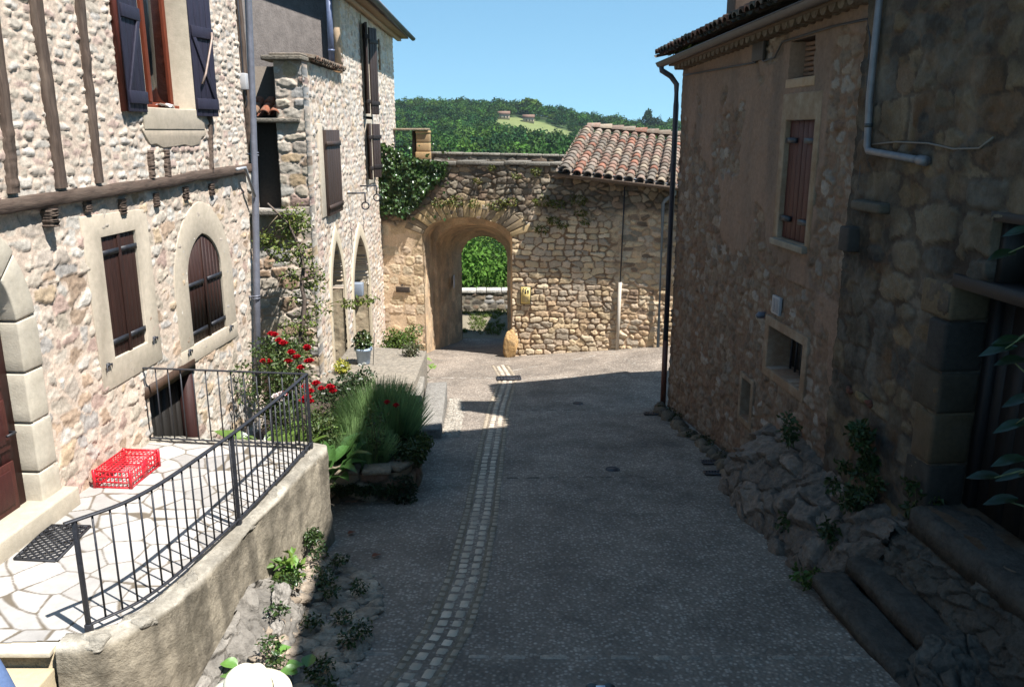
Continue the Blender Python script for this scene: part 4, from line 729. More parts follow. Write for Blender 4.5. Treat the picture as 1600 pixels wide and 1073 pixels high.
m_ = MB(); DZ = hexc(84, 84, 94, .6); bz = float(gz(3.3, 17.1)); m_.tube([RW.P(.34, 1.26, .46), RW.P(.34, 1.16, .45), RW.P(.34, 1.05, .26), RW.P(.34, .9, .14), RW.P(.34, .5, .13), RW.P(.3, -4.3, .13)], .055, DZ, 12); dp = m_.build('downpipe', M['zinc'], HP, True)
m_ = MB(); m_.tube([RW.P(.3, -4.3, .13), RW.P(.28, bz-.05, .13)], .06, hexc(112, 70, 56, .7), 12); m_.build('pipe_foot', M['zinc'], dp, True)
m_ = MB(); q = [(1070, 118), (1180, 98), (1183, 88), (1194, 96), (1210, 90), (1222, 66), (1300, 42), (1356, 30), (1360, 60), (1352, 180), (1345, 260), (1336, 350)]; q = [RW.m(u, v, .07) for u, v in q]; m_.tube([RW.P(a, b, .07) for a, b in q], .014, (.03, .028, .026), 6); m_.build('cable', M['iron'], HP)
m_ = MB(); RW.box(m_, -4.05, -3.6, 1.02, 1.28, .04, .09, hexc(90, 78, 70, .5)); m_.build('junction_box', M['wood'], HP, bevel=.01)
for a, x0, x1, y0, y1, zt in (('chimney', 3.98, 4.5, 15.9, 16.5, 2.9), ('chimney', 4.05, 4.75, 13.2, 14.0, 5.6)):
    m_ = MB(); m_.box((x0, y0, 1.6), (x1, y1, zt), hexc(120, 100, 86, .5)); c_ = m_.build(a, M['plaster'], HP, bevel=.02); m_ = MB(); m_.box((x0-.08, y0-.08, zt), (x1+.08, y1+.08, zt+.1), hexc(120, 100, 86, .5)); m_.build('chimney_cap', M['rock'], c_, bevel=.02)
t = thing('roof_plant', 'green houseleek clump growing on the roof corner above the gutter of the plaster house', 'plant', tuple(RW.P(.1, 1.5, .3))); m_ = MB()
for s in np.linspace(-1.3, .3, 9): leaf_cloud(m_, RW.P(s, 1.56, .25), (.17, .17, .12), 90, .07, hexc(96, 112, 52, .7))
m_.build('foliage', M['leaf'], t)
# ================================================================== dark stone house (right foreground)
HD = thing('dark_stone_house', 'tall shaded house of large grey blocks with a dark plank door above stone steps', 'house', (4.5, 6, -5))
DPAL = [hexc(128, 112, 94, .32), hexc(110, 100, 88, .27), hexc(150, 122, 86, .34), hexc(120, 104, 82, .28), hexc(104, 96, 88, .25), hexc(154, 132, 102, .34), hexc(140, 106, 74, .3), hexc(118, 108, 96, .28)]  # block tones lowered, deepening the shade on this house through its colour
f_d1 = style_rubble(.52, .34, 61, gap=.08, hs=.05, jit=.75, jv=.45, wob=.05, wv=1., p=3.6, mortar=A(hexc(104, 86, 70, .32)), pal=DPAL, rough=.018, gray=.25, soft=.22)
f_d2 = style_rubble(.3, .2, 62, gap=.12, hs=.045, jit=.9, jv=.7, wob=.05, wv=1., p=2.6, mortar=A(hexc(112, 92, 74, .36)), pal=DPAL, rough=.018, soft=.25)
def style_dark(S, Z):
    h1, c1 = f_d1(S, Z); h2, c2 = f_d2(S, Z); k = sst(-.1, .2, fbm(S*.9, Z*.9, 4)+.12)
    bl = np.clip(fbm(S*1.3, Z*.9, 7, 5)*1.6, 0, .75)[..., None]; c = c1*k[..., None]+c2*(1-k[..., None]); return h1*k+h2*(1-k), c*(1-bl)+c*bl*.45
ddp = [(-12.5, -3.6), (-12.5, -1.35), (-9.28, -1.35), (-9.28, -3.6)]
def holed(S, Z): return in_rect(S, Z, -12.2, -9.28, -3.6, -1.35) | in_rect(S, Z, -12.2, -9.75, -1.3, -.72)
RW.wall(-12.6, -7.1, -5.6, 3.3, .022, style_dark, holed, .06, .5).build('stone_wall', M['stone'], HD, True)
m_ = MB(); q = [RW.P(-7.12, 0, 0), RW.P(-12.6, 0, 0.0), RW.P(-20, 0, 0), RW.P(-20, 0, -9), RW.P(-5, 0, -6)]
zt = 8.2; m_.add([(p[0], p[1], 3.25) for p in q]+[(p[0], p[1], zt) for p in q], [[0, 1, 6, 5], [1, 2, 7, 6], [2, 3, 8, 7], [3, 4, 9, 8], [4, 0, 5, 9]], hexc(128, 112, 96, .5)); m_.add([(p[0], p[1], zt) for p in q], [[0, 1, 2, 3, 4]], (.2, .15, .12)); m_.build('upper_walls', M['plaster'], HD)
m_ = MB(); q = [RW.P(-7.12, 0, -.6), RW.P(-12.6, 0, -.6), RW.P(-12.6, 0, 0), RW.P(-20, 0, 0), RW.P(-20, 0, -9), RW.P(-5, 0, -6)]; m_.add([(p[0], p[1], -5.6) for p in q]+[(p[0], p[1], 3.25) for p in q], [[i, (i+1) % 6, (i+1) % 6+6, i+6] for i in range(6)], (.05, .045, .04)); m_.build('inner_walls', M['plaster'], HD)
m_ = MB(); q = [RW.P(-7.0, zt, .82), RW.P(-20, zt, .82), RW.P(-20, zt, -6), RW.P(-5, zt, -6)]; m_.hexa(A([p for p in q]+[p+A([0, 0, .14]) for p in q]), hexc(140, 100, 80, .6)); m_.build('roof', M['tile'], HD)
m_ = MB(); planks(RW, m_, -12.2, -9.3, -3.58, -1.4, -.42, -.37, 12, (.012, .011, .011)); dd = m_.build('plank_door', M['wood'], HD)
m_ = MB(); RW.box(m_, -12.2, -9.28, -1.39, -1.27, -.45, .1, (.014, .012, .012)); RW.box(m_, -9.4, -9.29, -3.58, -1.4, -.42, -.3, (.014, .012, .012)); m_.build('door_frame', M['wood'], dd)
m_ = MB(); RW.box(m_, -12.2, -9.75, -1.3, -.72, -.5, -.4, (.02, .02, .02)); RW.box(m_, -12.2, -9.7, -.74, -.66, -.4, .1, (.016, .014, .013)); RW.box(m_, -9.83, -9.75, -1.27, -.74, -.38, .02, (.016, .014, .013)); m_.build('transom', M['wood'], dd)
z = -3.66; i = 0
for hgt in (.5, .52, .42, .5, .36):
    m_ = MB(); w = (.42, .34, .46, .3, .5)[i]; RW.box(m_, -9.3, -9.3+w, z, z+hgt-.015, -.3, .1+.015*(i % 2), A(DPAL[i+1])*(.7+.08*i)); m_.build('quoin', M['plaster'], HD, bevel=.035); z += hgt; i += 1
m_ = MB(); PVC = hexc(142, 138, 140, .6); q = [RW.m(1374, 2, .14), RW.m(1359, 150, .14), RW.m(1355, 228, .14), RW.m(1357, 236, .14), RW.m(1440, 251, .14)]; q[0] = (q[0][0], 3.2); pipe(RW, m_, q, .038, .14, PVC, 12); dp = m_.build('drainpipe', M['zinc'], HD, True)
for u, v in ((1357, 196),): s, z = RW.m(u, v, .14); m_ = MB(); m_.tube([RW.P(s, z+.02, .14), RW.P(s, z-.02, .14)], .045, (.05, .05, .05)); m_.build('pipe_collar', M['zinc'], dp)
m_ = MB(); m_.tube([RW.P(*RW.m(1436, 250, .14), .14), RW.P(*RW.m(1447, 252, .14), .14)], .05, PVC, 12); m_.build('pipe_end', M['zinc'], dp)
m_ = MB(); q = [(1362, 226), (1400, 222), (1450, 224), (1490, 233), (1530, 232), (1552, 215)]; m_.tube([RW.P(*RW.m(u, v, .1), .1) for u, v in q], .01, hexc(160, 150, 138, .4), 6); m_.build('loose_cable', M['paint'], HD, True)
s, z = RW.m(1332, 373, .1); m_ = MB(); RW.box(m_, s-.12, s+.1, z-.14, z+.14, .0, .22, hexc(84, 76, 70, .5)); m_.build('stone_corbel', M['plaster'], HD, bevel=.02)
s, z = RW.m(1362, 322, .1); m_ = MB(); RW.box(m_, s-.35, s+.3, z-.06, z+.05, .0, .2, hexc(110, 100, 86, .5)); m_.build('stone_ledge', M['plaster'], HD, bevel=.03)
for i, (u, v, c, w) in enumerate(((1328, 610, hexc(150, 90, 68, .4), .09), (1345, 620, hexc(170, 144, 100, .42), .2), (1358, 630, hexc(150, 88, 66, .4), .08))):
    s, z = RW.m(u, v, .1); m_ = MB(); rockmesh(m_, RW.P(s, z, .1), (.05, w, .06), 31+i, 3, .25, c); m_.build('brick_fragment', M['rock'], HD)
# rocks, slab steps and weeds at the foot of the right houses
rk = []
def boulder(u, v, z, r, seed, base=hexc(150, 144, 134, .62), label='pale craggy limestone boulder at the foot of the dark stone house', group='boulders below the dark house', par=None, sink=.25, rough=.42, n=5):
    p = onz(u, v, z); m_ = MB(); rockmesh(m_, (p[0], p[1], z-r[2]*sink), r, seed, n, rough, base, sc=1.5); m_.build('boulder', M['rock'], None, True, label=label, cat='rock', group=group)
def crag(name, label, A0, A1, n, m, amp, base, seed, bulge=.25, cell=(.34, .24), pw=1.):
    """bedrock face between an upper edge and a lower edge, broken into ledges and cracks"""
    P0, P1 = spline(A0, n), spline(A1, n); t = np.linspace(0, 1, m)[:, None, None]; Q = P0[None]*(1-t)+P1[None]*t; Ll = np.linalg.norm(P1-P0, axis=1); Lw = Ll.mean()
    Ln = np.concatenate([[0], np.cumsum(np.linalg.norm(np.diff((P0+P1)/2, axis=0), axis=1))]); S, T = np.meshgrid(Ln, np.linspace(0, 1, m)*Lw)
    ta = np.gradient(P0, axis=0); dn = P1-P0; nn = np.cross(ta, dn); nn /= np.linalg.norm(nn, axis=1)[:, None]; nn *= np.sign(nn[:, 2:]+1e-9); nn = nn[None]+0*Q
    S2 = S+.12*fbm(S*3, T*3, 1)+T*.35; T2 = T+.12*fbm(S*3+5, T*3, 2); e, a, b, c, F1 = rub(S2, T2, cell[0], cell[1], seed, .95, .9, 2.2, 1.2); du, dv, q = rub.loc
    h = amp*(1.5*fbm(S*.9, T*1.1, seed, 3)+.9*(a-.4)*sst(.02, .3, e)+.7*(b-.5)*du+.8*(c-.35)*dv-.5*(1-sst(0, .16, e))-.5*np.abs(fbm(S*4, T*5, 3, 4))-.3*np.abs(fbm(S*11, T*13, 4, 3)))+bulge*Ll[None]*np.sin(math.pi*np.linspace(0, 1, m)**pw)[:, None]; h = h*np.clip(Ll/.6, .1, 1)[None]
    V = Q+nn*h[..., None]; col = A(base)*(.72+.4*a+.25*fbm(S*5, T*5, 6)-.25*(1-sst(0, .2, e)))[..., None]*np.where(c > .86, 1.25, 1)[..., None]
    I = np.arange(n*m).reshape(m, n); m_ = MB(); m_.add(V.reshape(-1, 3), np.stack([I[:-1, :-1], I[:-1, 1:], I[1:, 1:], I[1:, :-1]], -1).reshape(-1, 4), np.clip(col, .02, 1).reshape(-1, 3)); return m_.build(name, M['rock'], None, True, label=label, cat='rock')
def spline(P, n):
    P = A(P, float); d = np.concatenate([[0], np.cumsum(np.linalg.norm(np.diff(P, axis=0), axis=1))]); x = np.linspace(0, d[-1], n)
    Q = np.stack([np.interp(x, d, P[:, k]) for k in range(P.shape[1])], 1); ker = np.ones(9)/9
    R = np.stack([np.convolve(np.pad(Q[:, k], 4, mode='edge'), ker, 'valid') for k in range(P.shape[1])], 1); R[0] = Q[0]; R[-1] = Q[-1]; return R
def rwp(s, d, z=None): p = RW.P(s, 0, d); return (p[0], p[1], float(gz(p[0], p[1]))-.12 if z is None else z)
crag('rock_outcrop', 'dark craggy bedrock outcrop at the foot of the right hand houses above the street', [rwp(-3.9, -.1, -5.1), rwp(-4.6, -.05, -4.7), rwp(-5.3, -.03, -4.15), rwp(-6.2, -.03, -3.98), rwp(-7.2, -.03, -3.9), rwp(-8.2, -.03, -3.95), rwp(-9.2, .0, -3.85)], [rwp(-3.7, .12), rwp(-4.6, .3), rwp(-5.4, .85), rwp(-6.5, .98), rwp(-7.6, 1.0), rwp(-8.5, .98), rwp(-8.95, .9), rwp(-9.2, .5, -4.4)], 420, 150, .15, hexc(168, 150, 134, .42), 91, .16)
crag('rubble_bank', 'dark bank of rubble between the threshold slab and the long step below', [rwp(-9.0, .1, -3.85), rwp(-10, .15, -3.85), rwp(-11.6, .2, -3.75), rwp(-13.5, .2, -3.6)], [rwp(-8.9, .5, -4.4), rwp(-10, .42, -4.42), rwp(-11.4, .45, -4.4), rwp(-13.5, .6, -4.5)], 260, 60, .07, hexc(140, 130, 116, .3), 93, .05, (.2, .14))
crag('rubble_bank', 'dark rubble spilling into the street at the near end of the two slab steps', [rwp(-10.4, .2, -4.25), rwp(-11.2, .3, -4.2), rwp(-13.5, .4, -4.1)], [rwp(-10.5, 1.15), rwp(-11.2, 1.45), rwp(-13.5, 1.5)], 200, 110, .09, hexc(138, 130, 118, .32), 94, .1, (.24, .18))
for i, (u, v, z, r) in enumerate(((1290, 775, -4.35, (.3, .42, .36)), (1335, 1010, -4.72, (.2, .22, .14)), (1225, 715, -4.55, (.25, .4, .4)), (1420, 855, -4.15, (.22, .3, .18)))):
    boulder(u, v, z, r, 50+i, hexc(160, 148, 136, .46))
for i in range(26):
    y = 10.3+i*.27; x = RW.P(y-16.87, 0, .2+.2*random.random())[0]; z = float(gz(x, y)); m_ = MB(); rockmesh(m_, (x, y, z), (.12+.1*random.random(), .16, .12+.08*random.random()), 90+i, 3, .35, A(hexc(140, 124, 104, .55))*(.7+.5*random.random())); m_.build('foot_stone', M['rock'], None, True, label='small rough stone lying along the foot of the plaster house wall', cat='stone', group='stones along the plaster house foot')
def slab(s0, s1, d0, d1, zt, th, label, seed):
    ns, nd = 60, 14; S, D = np.meshgrid(np.linspace(s0, s1, ns), np.linspace(d0, d1, nd)); m_ = MB()
    T = RW.P(S+.02*fbm(S*4, D*9, 3), zt+.02*fbm(S*3+seed, D*6, 2)-.03*sst(d1-.06, d1, D), D+.02*fbm(S*3, D*0+seed, 1)).reshape(-1, 3); B = T-A([0, 0, th]); I = np.arange(ns*nd).reshape(nd, ns); o = ns*nd
    ed = np.concatenate([I[0], I[1:, -1], I[-1, -2::-1], I[-2:0:-1, 0]]); F = np.stack([I[:-1, :-1], I[:-1, 1:], I[1:, 1:], I[1:, :-1]], -1).reshape(-1, 4); e2 = np.roll(ed, -1)
    m_.add(np.concatenate([T, B]), [F, np.stack([ed, ed+o, e2+o, e2], 1), F[:, ::-1]+o], A(hexc(112, 104, 94, .4)))
    m_.build('stone_step', M['rock'], None, label=label, cat='step')
slab(-10.6, -8.95, .66, 1.0, -4.48, .13, 'lowest worn stone slab step beside the street below the dark door', 1)
slab(-10.8, -9.0, .34, .66, -4.27, .16, 'middle long stone slab step between the lowest step and the rubble', 2)
slab(-11.2, -9.25, -.3, .2, -3.6, .24, 'topmost broad threshold slab directly under the dark plank door', 3)
# ================================================================== terrace with railing (left)
TZ = -3.7
outer = [(-3.36, 5.38), (-3.14, 5.4), (-2.93, 5.56), (-2.76, 5.86), (-2.65, 6.3), (-2.55, 7.0), (-2.42, 8.0), (-2.28, 9.0), (-2.22, 9.42), (-2.3, 9.55), (-3.2, 9.66), (-4.5, 9.8)]
def spline(P, n):
    P = A(P, float); d = np.concatenate([[0], np.cumsum(np.linalg.norm(np.diff(P, axis=0), axis=1))]); x = np.linspace(0, d[-1], n)
    Q = np.stack([np.interp(x, d, P[:, k]) for k in range(P.shape[1])], 1); ker = np.ones(9)/9
    R = np.stack([np.convolve(np.pad(Q[:, k], 4, mode='edge'), ker, 'valid') for k in range(P.shape[1])], 1); R[0] = Q[0]; R[-1] = Q[-1]; return R
TR = thing('terrace', 'raised terrace paved with white crazy paving behind a stained concrete retaining wall', 'terrace', (-3.5, 7.5, -4.8))
po_ = spline(outer, 240); tg = np.gradient(po_, axis=0); tg /= np.linalg.norm(tg, axis=1)[:, None]; nrm_ = np.stack([tg[:, 1], -tg[:, 0]], 1); nrm_[0] = nrm_[1]
inner = po_-nrm_*.19
zs = np.concatenate([np.linspace(-5.4, TZ-.03, 70)]); U = np.cumsum(np.linalg.norm(np.gradient(po_, axis=0), axis=1)); V = []; C_ = []
for z in zs:
    dsp = .022*fbm(U*3, U*0+z*3, 2)+.012*fbm(U*11, U*0+z*11, 4)+.03*fbm(U*.8, U*0+z*.8, 3)+.05*(TZ-z)*.6; V.append(np.column_stack([po_+nrm_*dsp[:, None], np.full(240, z)]))
    wv_ = np.clip(1.3*fbm(U*6, U*0+z*.7, 5, 5)+.3, 0, 1); C_.append(A(hexc(184, 172, 150, .66))[None]*(1-.72*wv_[:, None]*np.clip(1-(TZ-z)*.35, .35, 1))*(1+.12*fbm(U*7, U*0+z*7, 1))[:, None])
for k in (.0, .15, .5, .85, 1.0):
    q = po_*(1-k)+inner*k; V.append(np.column_stack([q+nrm_*.02*fbm(U*4, U*0+k*3, 6)[:, None], TZ+.035-.02*abs(k-.5)*2+.02*fbm(U*5, U*0+k*4, 4)+.014*fbm(U*15, U*0+k*9, 2)])); C_.append(A(hexc(186, 178, 162, .68))[None]*(1+.75*fbm(U*3.5, U*0+k*2, 5))[:, None])
V.append(np.column_stack([inner, np.full(240, TZ-.1)])); C_.append(np.tile(A(hexc(150, 140, 120, .6)), (240, 1)))
n_ = len(V); I = np.arange(n_*240).reshape(n_, 240); m_ = MB(); m_.add(np.concatenate(V), np.stack([I[:-1, :-1], I[:-1, 1:], I[1:, 1:], I[1:, :-1]], -1).reshape(-1, 4), np.clip(np.concatenate(C_), 0, 1)); m_.build('retaining_wall', M['concrete'], TR, True)
for i, (f, r) in enumerate(((.04, (.2, .1, .07)), (.10, (.17, .12, .08)), (.19, (.11, .19, .1)), (.27, (.1, .2, .07)), (.36, (.1, .2, .08)), (.45, (.1, .22, .09)), (.54, (.1, .2, .07)), (.60, (.1, .2, .08)))):
    k = int(f*240); m_ = MB(); rockmesh(m_, (po_[k, 0]-nrm_[k, 0]*.085, po_[k, 1]-nrm_[k, 1]*.085, TZ-.02), r, 140+i, 4, .28, hexc(186, 178, 162, .68)); m_.build('coping_stone', M['rock'], TR, True)
poly = [(p[0], p[1]) for p in inner]+[(-4.6, 9.75), (-4.95, 5.4), (-3.4, 5.5)]
res = .012; X, Y = np.meshgrid(np.arange(-4.95, -2.3, res), np.arange(5.4, 9.8, res)); a_ = .5; Xr, Yr = X*math.cos(a_)-Y*math.sin(a_), X*math.sin(a_)+Y*math.cos(a_)
Xr = Xr+.012*fbm(X*5, Y*5, 1); Yr = Yr+.012*fbm(X*5, Y*5, 3)
e, ra, rb_, rc, _f = rub(Xr, Yr, .37, .3, 71, .98, .98, 2.0, 0.); jw = .05+.09*np.clip(fbm(X*2.2, Y*2.2, 6)+.3, 0, 1); t = sst(jw, jw+.05, e)
h = TZ+.005*t+.002*fbm(X*6, Y*6, 2); cs = A(hexc(232, 226, 218, .47))*(.86+.2*ra)[..., None]*np.where(rb_ > .8, .86, 1)[..., None]*(1+.06*fbm(X*9, Y*9, 5))[..., None]; cj = A(hexc(164, 150, 130, .34))
cc = cj*(1-t[..., None])+cs*t[..., None]; I = np.arange(X.size).reshape(X.shape); K_ = in_poly((X[1:, 1:]+X[:-1, :-1])/2, (Y[1:, 1:]+Y[:-1, :-1])/2, poly)
m_ = MB(); m_.add(np.stack([X, Y, h], -1).reshape(-1, 3), np.stack([I[:-1, :-1], I[:-1, 1:], I[1:, 1:], I[1:, :-1]], -1)[K_], cc.reshape(-1, 3)); m_.build('paving', M['pave'], TR, True)
m_ = MB(); m_.hexa(A([(-5.1, 5.42, -5.4), (-3.4, 5.42, -5.4), (-2.5, 9.4, -5.4), (-4.6, 9.6, -5.4), (-5.1, 5.42, TZ-.02), (-3.4, 5.42, TZ-.02), (-2.6, 9.4, TZ-.02), (-4.6, 9.6, TZ-.02)]), hexc(196, 178, 146, .7)); m_.build('terrace_fill', M['concrete'], TR)
for i in range(4): m_ = MB(); m_.box((-5.2, 5.40-.3*(i+1), -5.3), (-3.40, 5.405-.3*i, TZ-.18*(i+1)+.02), hexc(206, 188, 152, .72)); m_.build('step', M['dressed'], TR, bevel=.012)
m_ = MB(); m_.box((-5.0, 5.36, TZ-.05), (-3.4, 5.5, TZ-.005), hexc(226, 214, 190, .8)); m_.build('step_edge', M['dressed'], TR, bevel=.006)
RL = thing('railing', 'black wrought iron railing curving around the edge of the white terrace', 'railing', (-2.7, 7.5, TZ))
rp = spline([(-3.2, 5.57), (-2.97, 5.85), (-2.85, 6.18), (-2.78, 6.51), (-2.63, 7.35), (-2.5, 8.35), (-2.41, 9.36)], 120); rz0, rz1 = TZ+.09, -2.75
def bar(x, y, r=.0085, z0=rz0, z1=rz1): m_ = MB(); m_.tube([(x, y, z0), (x, y, z1)], r, DARKI, 8); m_.build('baluster', M['iron'], RL, True)
m_ = MB(); V = []
def flat(P, z, w, h):
    m_ = MB(); P = A(P); t = np.gradient(P, axis=0); t /= np.linalg.norm(t, axis=1)[:, None]; n = np.stack([t[:, 1], -t[:, 0]], 1); V = []
    for a, b in ((-w, -h), (w, -h), (w, h*.4), (w*.5, h), (-w*.5, h), (-w, h*.4)): V.append(np.column_stack([P+n*a, np.full(len(P), z+b)]))
    V = np.stack(V, 1); k = len(P); F = [[i*6+j, i*6+(j+1) % 6, i*6+6+(j+1) % 6, i*6+6+j] for i in range(k-1) for j in range(6)]; m_.add(V.reshape(-1, 3), F); m_.add(np.concatenate([V[0], V[-1]]), [np.array([[5, 4, 3, 2, 1, 0], [6, 7, 8, 9, 10, 11]])]); return m_
ext = np.concatenate([[rp[0]-(rp[3]-rp[0])/np.linalg.norm(rp[3]-rp[0])*.07], rp]); flat(ext, rz1, .021, .009).build('top_rail', M['iron'], RL); flat(rp, rz0, .016, .007).build('bottom_rail', M['iron'], RL)
d_ = np.concatenate([[0], np.cumsum(np.linalg.norm(np.diff(rp, axis=0), axis=1))])
for q in np.arange(.13, d_[-1]-.03, .132): bar(np.interp(q, d_, rp[:, 0]), np.interp(q, d_, rp[:, 1]))
sp_ = A([(-2.41, 9.36), (-4.5, 9.62)]); sd = np.linspace(0, 1, 30)[:, None]; sline = sp_[0]*(1-sd)+sp_[1]*sd
flat(sline, rz1, .018, .008).build('top_rail', M['iron'], RL); flat(sline, rz0-.03, .016, .007).build('bottom_rail', M['iron'], RL)
for q in np.linspace(.07, .97, 13): bar(*(sp_[0]*(1-q)+sp_[1]*q), z0=rz0-.03)
for x, y in ((-3.2, 5.57), (-2.63, 7.35), (-2.41, 9.36)): m_ = MB(); m_.box((x-.016, y-.016, TZ-.02), (x+.016, y+.016, rz1)); m_.box((x-.024, y-.024, TZ-.02), (x+.024, y+.024, TZ+.1)); m_.build('post', M['iron'], RL, bevel=.003)
# red crate (upside down), rubber mat
CR = thing('crate', 'red plastic lattice crate on the white paving against the house wall', 'crate', (-4.24, 8.55, TZ)); m_ = MB(); hx, hy, hzz = .2, .31, .21
def bx(cx, cy, cz, sx, sy, sz): m_.box((cx-sx, cy-sy, cz-sz), (cx+sx, cy+sy, cz+sz))
for zz in (.015, .075, .135, .195):
    for s in (-1, 1): bx(s*hx, 0, zz, .005, hy, .007); bx(0, s*hy, zz, hx, .005, .007)
for s in (-1, 1):
    for q in np.linspace(-hy, hy, 13): bx(s*hx, q, .105, .004, .004, .1)
    for q in np.linspace(-hx, hx, 10): bx(q, s*hy, .105, .004, .004, .1)
    bx(s*hx, 0, .1, .005, .06, .09)
for q in np.linspace(-hx, hx, 9): bx(q, 0, .203, .004, hy, .004)
for q in np.linspace(-hy, hy, 13): bx(0, q, .2045, hx, .004, .004)
for a in (-1, 1):
    for b in (-1, 1): bx(a*hx, b*hy, .105, .014, .014, .106)
o = m_.build('lattice_body', M['plastic'], CR); o.parent = None; o.parent = CR; o.matrix_parent_inverse = Matrix.Identity(4); CR.rotation_euler = (0, 0, R_(-4))
m_ = MB()
mc = A([(-4.43, 6.71), (-4.04, 6.67), (-4.07, 7.34), (-4.46, 7.36)]); pt = lambda a, b: A([*(mc[0]*(1-a)*(1-b)+mc[1]*a*(1-b)+mc[2]*a*b+mc[3]*(1-a)*b), TZ+.014])
def strip(p, q, w):
    d = (q-p)/np.linalg.norm(q-p); n = A([-d[1], d[0], 0])*w; z = A([0, 0, .009]); m_.hexa(A([p-n-z*.6, q-n-z*.6, q+n-z*.6, p+n-z*.6, p-n+z, q-n+z, q+n+z, p+n+z]))
for a, b in (((0, 0), (1, 0)), ((1, 0), (1, 1)), ((1, 1), (0, 1)), ((0, 1), (0, 0))): strip(pt(*a), pt(*b), .014)
for k in np.arange(-9, 16):
    for sg in (1, -1):
        a0, a1 = 0, 1; f = lambda a: (k/9.+sg*a*.55)
        lo_, hi_ = 0, 1; aa = [a for a in np.linspace(0, 1, 41) if 0 <= f(a) <= 1]
        if len(aa) > 3: strip(pt(aa[0], f(aa[0])), pt(aa[-1], f(aa[-1])), .005)
m_.build('door_mat', mat('black_rubber', attr=False, col=(.022, .023, .027), rough=.6, bump=.1), None, label='black rubber lattice door mat in front of the arched door', cat='door mat')
# ================================================================== garden bed, ledges
BD = thing('garden_bed', 'low rough stone walled garden bed full of plants at the end of the terrace', 'garden bed', (-2.3, 11.5, -5)); bed = [(-2.62, 10.86), (-1.7, 10.9), (-1.5, 11.05), (-1.42, 11.8), (-1.55, 12.6), (-1.72, 14.3)]
pb = spline(bed, 130); tg = np.gradient(pb, axis=0); tg /= np.linalg.norm(tg, axis=1)[:, None]; nb = np.stack([tg[:, 1], -tg[:, 0]], 1); U = np.cumsum(np.linalg.norm(np.gradient(pb, axis=0), axis=1)); S, Z = np.meshgrid(U, np.linspace(-5.5, -4.66, 34)); h, c = style_rubble(.42, .24, 81, gap=.1, hs=.07, jit=.7, jv=.4, wob=.04, p=3, mortar=A(hexc(110, 98, 80, .45)), pal=[hexc(176, 152, 122, .6), hexc(150, 130, 106, .55), hexc(190, 172, 146, .6), hexc(170, 130, 104, .55)])(S, Z)
V = np.stack([pb[:, 0][None]+nb[:, 0][None]*h, pb[:, 1][None]+nb[:, 1][None]*h, Z+0*S], -1).reshape(-1, 3); I = np.arange(34*130).reshape(34, 130); m_ = MB(); m_.add(V, np.stack([I[:-1, :-1], I[:-1, 1:], I[1:, 1:], I[1:, :-1]], -1).reshape(-1, 4), np.clip(c, 0, 1).reshape(-1, 3)); m_.build('front_wall', M['stone'], BD, True)
m_ = MB(); k = 0
while k < 125:
    w = 10+int(8*random.random()); k1 = min(k+w, 129); i0 = pb[k]; i1 = pb[k1]; n_ = nb[(k+k1)//2]; z = -4.67+.03*random.random(); q = [(*(i0+n_*.1), z), (*(i1+n_*.1), z), (*(i1-n_*.2), z), (*(i0-n_*.2), z)]; m_.hexa(A(q+[(a, b, c+.08) for a, b, c in q]), A(hexc(166, 150, 126, .6))*(.75+.5*random.random())); k = k1+1
m_.build('coping', M['rock'], BD, bevel=.03)
m_ = MB(); m_.add([(*p, -4.74) for p in pb]+[(-3.9, 16.1, -4.9), (-4.3, 13.2, -4.8), (-4.4, 10.9, -4.74)], [list(range(133))], (.07, .05, .035)); m_.build('soil', mat('garden_soil', nscale=20, namt=.4, bump=1, bscale=20, bdist=.05), BD)
def ledge(name, label, q, z0, z1, c, cat='ledge'):
    m_ = MB(); m_.hexa(A([(a, b, z0) for a, b in q]+[(a, b, z1) for a, b in q]), c); m_.build(name, M['rock'], None, bevel=.03, label=label, cat=cat)
ledge('stone_ledge', 'pale flat stone ledge under the blue pot at the foot of the tall house', [(-3.9, 16.3), (-2.0, 16.3), (-2.0, 18.9), (-3.9, 19.4)], -6.3, -4.98, hexc(184, 172, 154, .52))
ledge('kerb_block', 'long grey kerb block with a worn top beside the lavender', [(-1.72, 14.35), (-1.3, 14.4), (-1.42, 17.4), (-1.85, 17.3)], -6, -5.28, hexc(170, 164, 154, .6), 'kerb')
ledge('low_step', 'low flat grey stone step between the kerb block and the garden bed', [(-2.15, 14.3), (-1.75, 14.3), (-1.9, 17.4), (-2.3, 17.4)], -6, -5.16, hexc(176, 168, 154, .6), 'step')
m_ = MB(); rockmesh(m_, (-1.7, 17.55, -5.5), (.16, .14, .1), 160, 4, .25, hexc(196, 164, 124, .66)); m_.build('end_stone', M['rock'], None, True, label='small ochre stone at the far end of the grey kerb block', cat='stone')
